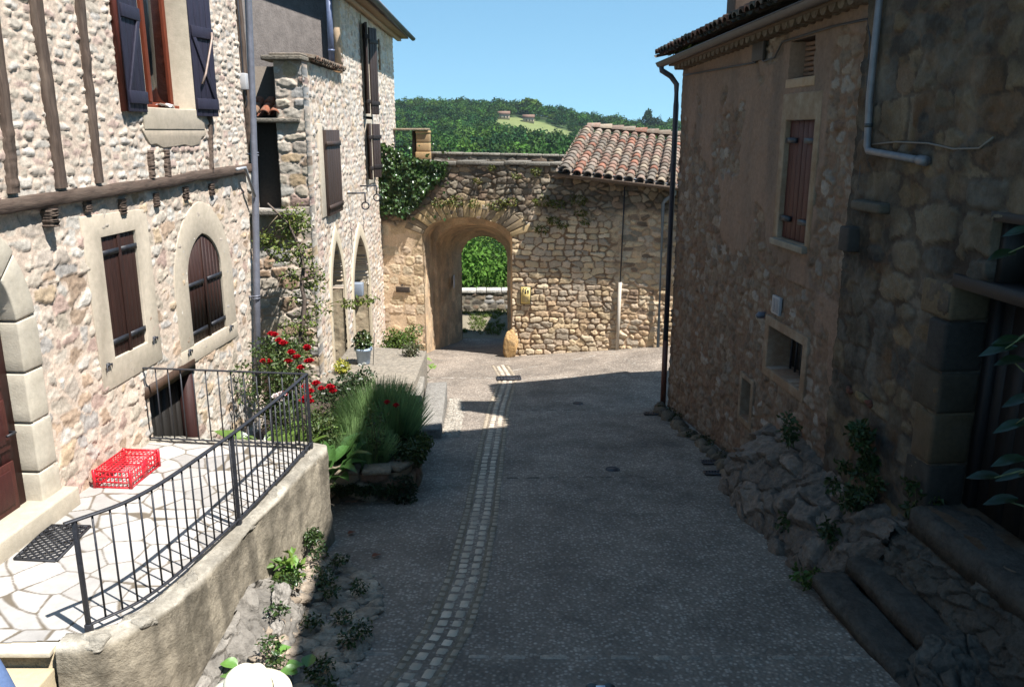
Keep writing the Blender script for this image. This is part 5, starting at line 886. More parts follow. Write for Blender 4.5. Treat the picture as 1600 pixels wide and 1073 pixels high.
# ================================================================== street stones
def stones(rows, name, dome=.012, mat_=None, crn=.16):
    m_ = MB()
    for (p, t, L, w, c) in rows:
        n = A([t[1], -t[0]]); k = 5; ch = .18; V = []; g = np.linspace(-1, 1, k); jx = 1+.75*crn*(random.random()-.5)
        for a in g:
            for b in g:
                rr = max(abs(a), abs(b)); cr = (1-crn*(abs(a)*abs(b))**2); q = p+t*a*L*.5*cr*(1+.05*b*(random.random()-.5))+n*b*w*.5*cr*jx; V.append((q[0], q[1], float(gz(q[0], q[1]))+.004+(dome*(1-rr**4)+.002*random.random() if rr < 1 else -.02)))
        m_.add(V, [[i*k+j, i*k+j+1, (i+1)*k+j+1, (i+1)*k+j] for i in range(k-1) for j in range(k-1)], A(c)*(.75+.45*random.random()))
    return m_.build(name, mat_ or M['rock'], None, True, kind='structure')
gp_ = spline([(-1.0, 5.6), (-.83, 6.25), (-.62, 7.17), (-.5, 8.36), (-.42, 10.45), (-.38, 12.94), (-.29, 16.83), (-.12, 20.0), (-.1, 20.5), (-.35, 22.6)], 400); d_ = np.concatenate([[0], np.cumsum(np.linalg.norm(np.diff(gp_, axis=0), axis=1))]); rows = []
for off, w, ll in ((-.20, .1, .17), (-.07, .14, .2), (.075, .13, .2), (.205, .1, .16)):
    q = .02
    while q < d_[-1]-.2:
        L = ll*(.7+.7*random.random())*.85; x = q+L/2; p = A([np.interp(x, d_, gp_[:, 0]), np.interp(x, d_, gp_[:, 1])]); p2 = A([np.interp(x+.05, d_, gp_[:, 0]), np.interp(x+.05, d_, gp_[:, 1])]); t = (p2-p)/np.linalg.norm(p2-p); n = A([t[1], -t[0]])
        c = hexc(190, 174, 152, .64) if abs(off) > .1 else hexc(206, 190, 168, .78); rows.append((p+n*(off+.012*(random.random()-.5)), t, L-.004, w-.003, c)); q += L
tg = np.gradient(gp_, axis=0); tg /= np.linalg.norm(tg, axis=1)[:, None]; ng = np.stack([tg[:, 1], -tg[:, 0]], 1); m_ = MB(); V = []
for k in (-.24, -.12, 0, .12, .24): q = gp_+ng*(k*(1+.06*fbm(np.arange(400)*.2, np.arange(400)*0+k*9, 2)))[:, None]; V.append(np.column_stack([q, gz(q[:, 0], q[:, 1])+.005-.006*(abs(k) < .13)]))
I = np.arange(2000).reshape(5, 400); m_.add(np.concatenate(V), np.stack([I[:-1, :-1], I[:-1, 1:], I[1:, 1:], I[1:, :-1]], -1).reshape(-1, 4), hexc(170, 154, 132, .5)); m_.build('gutter_bed', M['concrete'], None, True, kind='structure')
stones(rows, 'gutter_channel', .005, M['dressed'], .07)
def band(P0, P1, ll=.34, w=.085, c=hexc(176, 166, 152, .75)):
    P0, P1 = A(P0), A(P1); D = np.linalg.norm(P1-P0); t = (P1-P0)/D; q = 0; r = []
    while q < D-.1:
        L = ll*(.6+.8*random.random())
        if random.random() > .12: r.append((P0+t*(q+L/2), t, L-.02, w*(.85+.3*random.random()), c))
        q += L
    return r
stones(band((-.45, 6.63), (3.2, 6.6), .34, .1, hexc(186, 174, 158, .8))+band((-1.5, 6.68), (-.95, 6.66))+band((-.15, 11.99), (2.7, 12.05), .32, .06, hexc(136, 128, 118, .5))+band((-1.3, 11.98), (-.65, 11.98), .3, .06)+band((0, 16.8), (1.6, 16.8), .35, .05, hexc(150, 142, 130, .55))+band((.15, 20.2), (3.4, 19.9), .3, .07)+band((.15, 20.32), (3.2, 20.05), .3, .07)+band((-.1, 21.6), (2.9, 23.0), .4, .06, hexc(190, 182, 170, .6))+band((-2.2, 20.6), (-.6, 20.55), .4, .06, hexc(190, 182, 170, .6))+band((2.7, 23.0), (3.2, 21.2), .3, .06), 'stone_bands', .004)
rows = []
for i in range(420):
    y = 14.5+3.4*random.random(); x = -1.28-.04*(y-14.5)+.33*random.random()*(1-.1*abs(y-16)); a = random.random()*3.1; rows.append((A([x, y]), A([math.cos(a), math.sin(a)]), .07+.06*random.random(), .05+.03*random.random(), hexc(196, 186, 170, .66)))
stones(rows, 'cobble_strip', .02)
def grate(u, v, L, w, rot, label, n=9, solid=False, Y=None):
    r = sight(u, v); t = -3.89/(r[2]+.11*r[1]); p = r*t; z = float(gz(p[0], p[1])); m_ = MB(); c, s = math.cos(rot), math.sin(rot)
    def bb(x0, x1, y0, y1, za, zb): q = [(p[0]+x*c-y*s, p[1]+x*s+y*c) for x, y in ((x0, y0), (x1, y0), (x1, y1), (x0, y1))]; m_.hexa(A([(x, y, float(gz(x, y))+za) for x, y in q]+[(x, y, float(gz(x, y))+zb) for x, y in q]))
    bb(-L/2, L/2, -w/2, w/2, .006, .018)
    for k in range(n):
        x = -L/2+L*(k+.5)/n; bb(x-L/n*.25, x+L/n*.25, -w/2+.02, w/2-.02, .0185, .03) if not solid else None
    for sgn in (-1, 1): bb(-L/2, L/2, sgn*w/2-.015, sgn*w/2+.015, .0185, .034)
    for sgn in (-1, 1): bb(sgn*L/2-.012, sgn*L/2+.012, -w/2+.016, w/2-.016, .0185, .034)
    m_.build('drain_grate', M['iron'], None, label=label, cat='drain')
grate(795, 592, .6, .52, .06, 'dark iron slotted drain grate in the stone gutter channel before the gate', 8)
grate(1030, 647, .62, .16, -.03, 'narrow rusty drain strip at the foot of the plaster house downpipe', 12)
grate(1117, 723, .42, .2, 0, 'upper of two dark drain strips in the street before the rock outcrop', 10); grate(1128, 740, .55, .18, 0, 'lower and longer of two dark drain strips in the street before the rock outcrop', 12)
grate(985, 552, .3, .2, .2, 'small brownish drain cover at the foot of the white cable guard', 4, True)
for u, v, lab in ((903, 631, 'small oval iron valve cover in the middle of the street, the farther one'), (957, 734, 'small oval iron valve cover in the street beside the faint stone line, the nearer one')):
    r = sight(u, v); t = -3.89/(r[2]+.11*r[1]); p = r*t; z = float(gz(p[0], p[1])); m_ = MB(); m_.lathe([(.001, .012), (.085, .012), (.09, .004), (.1, .014), (.115, .014), (.12, -.01)], (p[0], p[1], z), n=20); m_.build('valve_cover', M['iron'], None, label=lab, cat='valve cover')
#PART4
# ================================================================== plants
GRN = hexc(96, 122, 58, .62); DKG = hexc(58, 84, 48, .55); LIM = hexc(140, 160, 70, .68)
def at_y(u, v, Y): r = sight(u, v); return r*(Y/r[1])
# ivy on the gate
t = thing('ivy', 'dense glossy ivy mass draped over the left end of the town gate wall', 'ivy', tuple(G.P(.6, -1.5, .2))); m_ = MB()
ivp = [G.m(u, v) for u, v in ((595, 222), (612, 226), (640, 244), (702, 252), (698, 272), (672, 296), (655, 318), (634, 340), (615, 330), (594, 334))]
Q = []
while len(Q) < 4200:
    s, z = -.35+2.6*rng.random(), -2.5+2.2*rng.random()
    if in_poly(A([s]), A([z]), ivp)[0] or rng.random() < .012: Q.append((s, z))
Q = A(Q); lump = np.clip(.5+.6*fbm(Q[:, 0]*3, Q[:, 1]*3, 2), .1, 1); dd = .05+.38*lump*rng.random(len(Q))**.45
P = G.P(Q[:, 0], Q[:, 1], dd); N = n3(G)[None]+rdir(len(P))*.55+A([0, 0, .35]); U = rdir(len(P))*.6+A([0, 0, -.7]); L_ = .095*(.6+.8*rng.random(len(P)))
m_.leaves(P, U, N, L_, L_*.95, gcol(len(P), hexc(78, 110, 56, .6), .4, .25), .2); m_.build('foliage', M['gloss'], t)
m_ = MB()
for s in (.1, .4, .8): m_.tube([G.P(s, -2.3, .04), G.P(s+.1, -1.8, .06), G.P(s+.2, -1.2, .08)], [.03, .025, .015], (.16, .12, .08), 6, .3)
m_.build('stem', M['bark'], t)
for u, v, w in ((688, 316, 1), (715, 314, 1.3), (742, 318, .8), (778, 320, 1.3), (800, 316, .9), (850, 314, 1.2), (872, 318, 1), (905, 312, 1.1), (908, 332, .8), (866, 344, .8), (846, 358, .9), (880, 352, .6), (838, 268, .7), (808, 275, .5), (882, 268, .8), (748, 282, .5), (770, 262, .4), (915, 346, .5)):
    s, z = G.m(u, v); m_ = MB(); leaf_cloud(m_, G.P(s, z, .08), (.24*w, .1, .12*w), int(110*w), .075, hexc(112, 122, 54, .62), .4); m_.build('wall_weed', M['leaf'], None, label='small green weed tuft rooted between the stones above the gate arch', cat='weed', group='weed tufts on the gate wall')
# lavender
def blades(mb, c, n, r, h, col, w=.006, lean=.5, seedh=False):
    for i in range(n):
        a = rng.random()*6.283; q = math.sqrt(rng.random()); ln = lean*q*(.6+.6*rng.random()); b = A(c)+A([math.cos(a)*r*q*.45, math.sin(a)*r*q*.45, 0]); hh = h*(.65+.4*rng.random())*(1-.25*q*q); d = A([math.cos(a)*ln, math.sin(a)*ln, 1]); d /= np.linalg.norm(d); sd = A([-math.sin(a+1), math.cos(a+1), 0])*w
        p1 = b+d*hh*.55; p2 = b+d*hh+A([math.cos(a), math.sin(a), -.3])*hh*.12*q; cc = A(col)*(.6+.8*rng.random())
        mb.add([b-sd, b+sd, p1+sd, p1-sd, p2+sd*.3, p2-sd*.3], [[0, 1, 2, 3], [3, 2, 4, 5]], cc)
for c, r, h, n, lab in (((-2.05, 12.3, -4.8), .8, 1.12, 6500, 'tall feathery grey-green lavender bush leaning over the kerb side of the garden bed'), ((-2.25, 11.45, -4.75), .75, .7, 4200, 'lower dark lavender bush right behind the front wall of the garden bed')):
    t = thing('lavender_bush', lab, 'bush', c); m_ = MB(); [blades(m_, A(c)+A([dx*r, dy*r, 0]), int(n*q), r*.75*q**.4*1.3, h*hk, A(hexc(120, 148, 92, .95))*bk, .0055, .55) for dx, dy, q, hk, bk in ((-.1, .1, .36, 1., 1), (.3, -.2, .24, .85, 1.15), (-.4, -.15, .2, .78, .9), (.1, .45, .2, .92, 1.05))]; m_.build('blades', M['grass'], t); m_ = MB(); m_.tube([A(c)-A([0, 0, .1]), A(c)+A([0, 0, .25])], [.06, .04], (.14, .11, .08), 7); m_.build('stem', M['bark'], t)
# rose bush with separate blooms
def stems(mb, c, n, r, h, w=.012, col=(.10, .11, .05)):
    tips = []
    for i in range(n):
        a = rng.random()*6.283; q = rng.random()**.6*r; e = A(c)+A([math.cos(a)*q, math.sin(a)*q, h*(.55+.45*rng.random())]); mid = A(c)*.5+e*.5+A([math.cos(a), math.sin(a), 0])*-.12*q+rdir(1)[0]*.05; mb.tube([A(c)+A([math.cos(a), math.sin(a), 0])*.05, mid, e], [w, w*.7, w*.35], col, 6); tips.append(e); tips.append(mid)
    return tips
def bush(name, label, c, r, h, n, L, base, ns=9, mat_='leaf', cat='bush', cl=.2):
    t = thing(name, label, cat, tuple(c)); m_ = MB(); tips = stems(m_, c, ns, r, h); m_.build('stem', M['bark'], t); m_ = MB(); k = len(tips)*2
    for p in tips: leaf_cloud(m_, p, (cl, cl, cl*.8), n//len(tips), L, base, .35, .2)
    leaf_cloud(m_, A(c)+A([0, 0, h*.55]), (r*.85, r*.85, h*.42), n//2, L, base, .4, .25); m_.build('foliage', M[mat_], t); return t
def bloom(parent, p, r, col):
    m_ = MB()
    rockmesh(m_, A(p)+A([0, 0, r*.1]), (r*.62, r*.62, r*.55), 11, 3, .25, A(col)*.9, sc=2.6)
    for ring, (k, rr, up, tilt) in enumerate(((4, .25, .5, 1.2), (6, .55, .3, .8), (8, .9, .0, .35))):
        for i in range(k):
            a = i/k*6.283+ring*.5; d = A([math.cos(a), math.sin(a), 0]); u = d*math.cos(tilt)+A([0, 0, math.sin(tilt)]); m_.leaves(A([p+d*r*.12+A([0, 0, up*r*.3])]), A([u]), A([A([0, 0, 1])*math.cos(tilt)-d*math.sin(tilt)]), A([r*(.7+.35*rr)]), A([r*.95]), A([A(col)*(.75+.5*rng.random())]), .35)
    m_.build('bloom', M['petal'], parent)
RED = hexc(196, 18, 40, .75)
rb = bush('rose_bush', 'bushy rose with many red blooms climbing beside the zinc downpipe behind the railing', (-3.55, 12.3, -4.8), .6, 1.75, 2600, .06, hexc(92, 116, 60, .6), 14)
for u, v, Y in ((416, 519, 12.3), (424, 526, 12.3), (433, 540, 12.2), (440, 543, 12.2), (487, 550, 12), (479, 558, 12), (490, 560, 12), (473, 548, 12), (411, 566, 12), (419, 565, 12), (449, 560, 12), (459, 567, 12), (468, 565, 12), (454, 556, 12), (478, 577, 12), (440, 612, 11.7), (472, 606, 11.7), (481, 608, 11.7)): bloom(rb, at_y(u, v, Y)+rdir(1)[0]*.08, .05+.025*rng.random(), RED)
r2 = bush('rose_bush', 'smaller red rose low in the bed between the railing end and the lavender', (-2.75, 11.3, -4.8), .38, .95, 900, .055, hexc(90, 112, 58, .58), 8)
for u, v, Y in ((494, 600, 11.3), (502, 608, 11.3), (516, 606, 11.3), (520, 612, 11.3), (480, 622, 11.2), (485, 628, 11.2), (475, 627, 11.2)): bloom(r2, at_y(u, v, Y), .05+.025*rng.random(), RED)
r3 = bush('rose_bush', 'single small rose with one or two red blooms in front of the lavender', (-1.95, 11.15, -4.75), .16, 1.0, 160, .05, hexc(90, 112, 58, .58), 3, cl=.1)
for u, v in ((605, 629), (619, 634)): bloom(r3, at_y(u, v, 11.15), .05, RED)
wr = bush('white_rose', 'pale pink and white rose low behind the railing bars', (-3.3, 11.4, -4.8), .3, .95, 500, .055, hexc(92, 116, 60, .6), 6)
for u, v in ((432, 621), (440, 618), (436, 626)): bloom(wr, at_y(u, v, 11.3), .075, hexc(240, 226, 222, .8))
fb = bush('flowering_shrub', 'dark leafy shrub dotted with small white flowers in front of the blue pot', (-2.75, 13.6, -4.9), .62, .92, 2200, .065, hexc(66, 88, 50, .55), 12)
for i in range(14): p = A((-2.75, 13.6, -4.3))+rdir(1)[0]*A([.55, .5, .5]); bloom(fb, p, .035, hexc(236, 236, 226, .8))
# broad leaved plants
def broad(label, c, n, L, base, spread=.5, up=.9):
    t = thing('broad_leaf_plant', label, 'plant', tuple(c))
    for i in range(n):
        a = rng.random()*6.283; e = up*(.4+.9*rng.random()); U = A([math.cos(a), math.sin(a), e]); m_ = MB(); m_.bigleaf(A(c)+A([math.cos(a), math.sin(a), 0])*spread*rng.random()*.7+A([0, 0, .08+.2*rng.random()]), U, A([-math.cos(a)*e, -math.sin(a)*e, 1]), L*(.7+.6*rng.random()), L*.42*(.8+.4*rng.random()), A(base)*(.7+.6*rng.random()), .3+.2*rng.random()); m_.build('leaf', M['gloss'], t, True)
broad('light green broad leaved plant with long drooping leaves just beyond the railing', (-3.4, 10.75, -4.6), 34, .68, hexc(124, 154, 72, .56), .75, 1.7)
broad('dark green broad leaved plant at the outer corner of the terrace wall', (-2.6, 10.75, -4.72), 26, .55, hexc(84, 124, 62, .6), .5, 1.4)
broad('mid green broad leaved plant between the rose bushes in the garden bed', (-2.9, 11.6, -4.75), 20, .5, hexc(120, 156, 76, .63), .5, 1.5)
# climbing vine
t = thing('climbing_vine', 'gnarled vine climbing the porch wall of the tall house with leafy side shoots', 'vine', (-3.95, 15.3, -5)); pv = [(466, 600), (468, 554), (473, 500), (476, 470), (471, 447), (474, 420), (471, 398), (462, 372), (452, 352), (436, 335), (418, 318)]; Pv = A([at_y(u, v, 15.5) for u, v in pv]); m_ = MB(); m_.tube(Pv, np.linspace(.055, .02, len(Pv)), (.13, .10, .08), 8, .4); m_.build('stem', M['bark'], t, True); lf = MB()
for u, v, w, n in ((458, 345, 30, 230), (420, 376, 24, 130), (440, 395, 22, 110), (468, 395, 20, 120), (472, 350, 18, 90), (490, 440, 22, 110), (498, 480, 18, 80), (456, 430, 18, 70), (462, 465, 16, 60), (480, 500, 22, 100), (455, 520, 24, 120), (470, 555, 26, 130), (445, 545, 20, 90), (492, 420, 14, 50), (430, 560, 24, 110), (478, 530, 18, 80), (412, 372, 12, 50), (450, 360, 16, 80)):
    p = at_y(u, v, 15.45+.2*rng.random()); r = w/1300*15.5; leaf_cloud(lf, p, (r, r*.6, r), n, .075, hexc(122, 142, 66, .64), .4, .1); q = Pv[np.argmin(np.linalg.norm(Pv-p, axis=1))]; s_ = MB(); s_.tube([q, (q+p)/2+A([0, -.05, .05]), p], [.012, .009, .005], (.16, .13, .08), 5); s_.build('side_shoot', M['bark'], t)
lf.build('foliage', M['leaf'], t)
t = thing('vine_shoot', 'thin horizontal vine shoot with a few leaves crossing the two pointed arches', 'vine', (-3.6, 19, -4)); m_ = MB(); q = [at_y(u, v, 17.5) for u, v in ((497, 480), (530, 470), (550, 468), (570, 468), (590, 467))]; m_.tube(q, [.01, .008, .007, .006, .004], (.13, .13, .06), 5); m_.build('stem', M['bark'], t); m_ = MB()
for u, v, n in ((536, 473, 22), (548, 476, 26), (562, 470, 26), (574, 470, 26), (583, 466, 16)): leaf_cloud(m_, at_y(u, v, 17.5), (.1, .08, .07), n, .09, hexc(120, 140, 60, .64), .3, .1)
m_.build('foliage', M['leaf'], t)
# pot, gate shrub, fig, small ones
pc = A([-3.28, 17.75, -4.98]); t = thing('potted_plant', 'small leafy bush growing in a pale blue-grey round pot on the stone ledge', 'potted plant', tuple(pc)); m_ = MB(); m_.lathe([(.001, .005), (.125, .005), (.135, .02), (.17, .3), (.2, .31), (.205, .37), (.19, .37), (.175, .34), (.001, .33)], pc, n=28); m_.build('pot', M['glaze'], t, True); m_ = MB(); leaf_cloud(m_, pc+A([0, 0, .52]), (.2, .2, .2), 420, .085, hexc(84, 106, 56, .6), .4, .2); m_.build('foliage', M['gloss'], t)
p = pc+A([.22, -.1, 0]); m_ = MB(); m_.tube([p, p+A([.06, 0, .75])], .008, (.05, .12, .07), 6); m_.build('garden_stake', M['iron'], None, label='thin dark green stake leaning beside the blue-grey pot', cat='stake')
bush('gate_shrub', 'round leafy green shrub against the wall left of the gate arch', (-3.05, 22.3, float(gz(-3, 22.3))), .52, 1.0, 2400, .085, hexc(104, 130, 58, .64), 12, cl=.24)
fc = A([-2.2, 19.2, float(gz(-2.2, 19.2))]); ft = thing('fig_plant', 'young fig-like plant with large pale green leaves beside the round gate shrub', 'plant', tuple(fc)); m_ = MB(); tips = stems(m_, fc, 6, .3, .75, .014); m_.build('stem', M['bark'], ft)
for i, p in enumerate(tips*4):
    a = rng.random()*6.283; m_ = MB(); m_.bigleaf(p, A([math.cos(a), math.sin(a), .25]), A([0, 0, 1.]), .2, .17, A(hexc(142, 168, 92, .68))*(.8+.4*rng.random()), .35); m_.build('leaf', M['leaf'], ft, True)
for label, c, r, h, n, base in (('yellow-green succulent clump at the foot of the left pointed arch', (-3.6, 17.0, -4.98), .2, .22, 260, hexc(178, 184, 70, .7)), ('low grey-green tuft on the ledge edge beside the fig-like plant', (-2.3, 18.4, -4.98), .2, .25, 240, hexc(110, 116, 84, .58)), ('small bush hanging over the outer corner of the garden bed', (-1.5, 11.35, -4.75), .3, .32, 900, hexc(78, 98, 50, .56)), ('leafy clump spilling down the kerb side of the garden bed wall', (-1.45, 11.9, -4.75), .3, .28, 800, hexc(92, 112, 56, .6))): bush('bed_plant', label, c, r, h, n, .06, base, 6, cl=.12)
t = thing('creeper', 'dark creeping plant trailing along the front wall of the garden bed', 'creeper', (-2.1, 10.8, -4.9)); m_ = MB()
for k in np.linspace(.1, .97, 26): leaf_cloud(m_, (-2.6+.95*k, 10.78, -4.86+.03*math.sin(k*20)), (.09, .05, .06+.05*rng.random()), 60, .04, hexc(66, 88, 44, .52), .4, .1)
leaf_cloud(m_, (-1.55, 10.9, -4.95), (.2, .16, .26), 700, .05, hexc(56, 76, 42, .5), .4, .2); m_.build('foliage', M['leaf'], t)
# grass and weeds beyond the arch, along wall feet
def tufts(name, pts, h, n, col, w=.006, lab=None, group=None, cat='weed'):
    m_ = MB()
    for p in pts: blades(m_, p, n, h*.6, h*(.6+.7*rng.random()), col, w, .9)
    return m_.build(name, M['grass'], None, label=lab, cat=cat if lab else None, kind=None if lab else 'stuff')
P = [];
for i in range(900):
    x = -3.2+4.6*rng.random(); y = 28.1+2.4*rng.random()
    if fbm(A([x*1.6]), A([y*1.6]), 3)[0] > -.05 or y > 30: P.append((x, y, float(gz(x, y))))
tufts('bank_grass', P, .16, 10, hexc(112, 132, 58, .64), .008)
P = []
for y in np.arange(10.2, 17.0, .11): x = float(RW.P(y-16.87, 0, .12+.2*rng.random())[0]); P.append((x, y, float(gz(x, y))+.02))
m_ = MB()
for p in P:
    if rng.random() < .55: leaf_cloud(m_, A(p)+A([0, 0, .06]), (.1, .1, .08), 40, .045, hexc(74, 88, 48, .5), .4, .1)
m_.build('ground_weeds', M['leaf'], None, kind='stuff')
def weed(u, v, z, r, h, n, label, L=.07, base=hexc(74, 96, 50, .55), name='weed', group=None):
    p = onz(u, v, z); t = thing(name, label, 'weed', tuple(p), group); m_ = MB(); tips = stems(m_, p, 6, r, h, .006); m_.build('stem', M['bark'], t); m_ = MB()
    for q in tips: leaf_cloud(m_, q, (.09, .09, .08), n//12, L, base, .4, .1)
    m_.build('foliage', M['leaf'], t)
weed(1365, 760, -3.85, .3, .8, 900, 'tall feathery weed growing against the dark house wall above the big boulder'); weed(1330, 800, -4.1, .38, .45, 800, 'dense weed clump in the hollow behind the palest boulder', .06); weed(1440, 830, -3.95, .2, .6, 420, 'fern-like weed at the foot of the door jamb of the dark house'); weed(1260, 912, -4.75, .14, .16, 120, 'small bright weed at the street edge below the lowest step', .07, hexc(96, 128, 60, .6)); weed(1235, 700, -4.0, .14, .4, 160, 'slender weed sprouting from the upper rock face under the barred opening'); weed(1228, 830, -4.7, .15, .2, 160, 'low weed at the street edge between the craggy boulders'); weed(1300, 845, -4.35, .12, .22, 100, 'thin grassy weed between the palest boulder and the steps')
# rubble heap at the terrace corner
RB_ = hexc(190, 172, 150, .7)
crag('rock_ledge', 'pale grey rocky ledge breaking out of the foot of the terrace retaining wall', [(-2.62, 5.9, -4.45), (-2.55, 6.5, -4.3), (-2.47, 7.1, -4.15), (-2.38, 7.8, -4.4), (-2.28, 8.6, -4.75), (-2.2, 9.0, -4.95)], [(-2.3, 5.7, -4.62), (-2.12, 6.3, -4.66), (-2.0, 7.0, -4.76), (-1.98, 7.8, -4.84), (-2.05, 8.5, -4.9), (-2.12, 9.05, -5.02)], 260, 80, .1, hexc(180, 172, 160, .52), 95, .12, (.22, .15))
for i, (u, v, z, r) in enumerate(((437, 925, -4.3, (.1, .2, .2)), (432, 975, -4.42, (.09, .14, .12)), (520, 890, -4.8, (.1, .14, .12)))):
    boulder(u, v, z, r, 200+i, hexc(200, 192, 180, .5), 'pale rough boulder leaning on the lower terrace wall above the street', 'boulders below the terrace wall')
for i in range(170):
    y = 6.0+2.7*rng.random(); x = -2.35+.03*(y-6)+.95*rng.random()*math.sin(min(1, (8.95-y)/1.3)*1.57)
    z = float(gz(x, y)); m_ = MB(); r = .045+.08*rng.random()**1.5; hh = np.clip((-1.95-x)*.9, 0, .4); rockmesh(m_, (x, y, z+hh*.6), (r*1.5, r*1.2, r*.6), 300+i, 3, .5, A(RB_)*(.75+.6*rng.random())); m_.build('rubble_stone', M['rock'], None, True, label='small pale rubble stone in the heap below the terrace wall', cat='stone', group='rubble below the terrace wall')
for i in range(22):
    y = 5.9+2.7*rng.random(); x = -2.3+.9*rng.random()*math.sin(min(1, (8.8-y)/1.3)*1.57); z = float(gz(x, y))+.06+max(0, (-1.85-x)*.75); m_ = MB(); leaf_cloud(m_, (x, y, z+.06), (.11, .11, .06), 110, .04, hexc(76, 104, 54, .5), .4, .1); m_.build('rubble_weed', M['gloss'], None, label='low green creeping weed among the pale rubble below the terrace', cat='weed', group='weeds in the terrace rubble')
weed(455, 905, -4.45, .08, .22, 120, 'bright green leafy weed sprouting above the pale boulder at the terrace wall', .1, hexc(120, 160, 70, .66))
t = thing('hollyhock', 'broad leaved green weed beside the cream straw hat', 'plant', (-2.0, 5.6, -4.5)); 
for u, v in ((372, 1040), (352, 1052), (428, 1022), (446, 1046), (465, 1050), (480, 1042)):
    p = onz(u, v, -4.38); m_ = MB(); a = rng.random()*6.28; m_.bigleaf(p, A([math.cos(a), math.sin(a), .5]), A([0, -.2, 1.]), .17, .12, A(hexc(112, 156, 72, .64))*(.8+.4*rng.random()), .3); m_.build('leaf', M['gloss'], t, True)
# foreground shrub at the right edge
t = thing('bay_shrub', 'tall dark leaved shrub reaching in at the right edge before the dark door', 'shrub', (2.75, 3.55, -4.0)); m_ = MB(); base_ = A([2.75, 3.55, -4.0]); lv = []
for u, v, ang in ((1588, 362, 200), (1552, 398, 185), (1552, 545, 190), (1564, 535, 175), (1566, 565, 200), (1583, 622, 190), (1570, 662, 200), (1530, 748, 185), (1565, 718, 170), (1575, 740, 180), (1556, 782, 205)): lv.append((at_y(u, v, 3.4+.25*rng.random()), R_(ang)))
tops = []
for zt in (-.4, -.75, -1.2, -1.5, -1.75): e = A([2.42+.1*rng.random(), 3.5, zt]); m_.tube([base_, base_+A([.05, 0, (zt+4)*.5]), e], [.03, .02, .008], (.10, .08, .05), 6); tops.append(e)
for p, a in lv: q = tops[int(np.argmin([abs(e[2]-p[2]) for e in tops]))]; m_.tube([q, (p+q)/2+A([0, 0, .03]), p+A([.05, 0, 0])], [.006, .005, .003], (.10, .11, .05), 5)
m_.build('stem', M['bark'], t)
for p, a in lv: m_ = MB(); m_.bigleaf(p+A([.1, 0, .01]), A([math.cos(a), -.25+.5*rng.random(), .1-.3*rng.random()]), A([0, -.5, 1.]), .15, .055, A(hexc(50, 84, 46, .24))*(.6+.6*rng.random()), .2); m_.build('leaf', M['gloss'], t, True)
m_ = MB(); leaf_cloud(m_, (3.1, 3.5, -1.4), (.3, .35, 1.1), 500, .17, hexc(64, 96, 54, .56), .4, .2, aspect=.4); m_.build('foliage', M['gloss'], t)
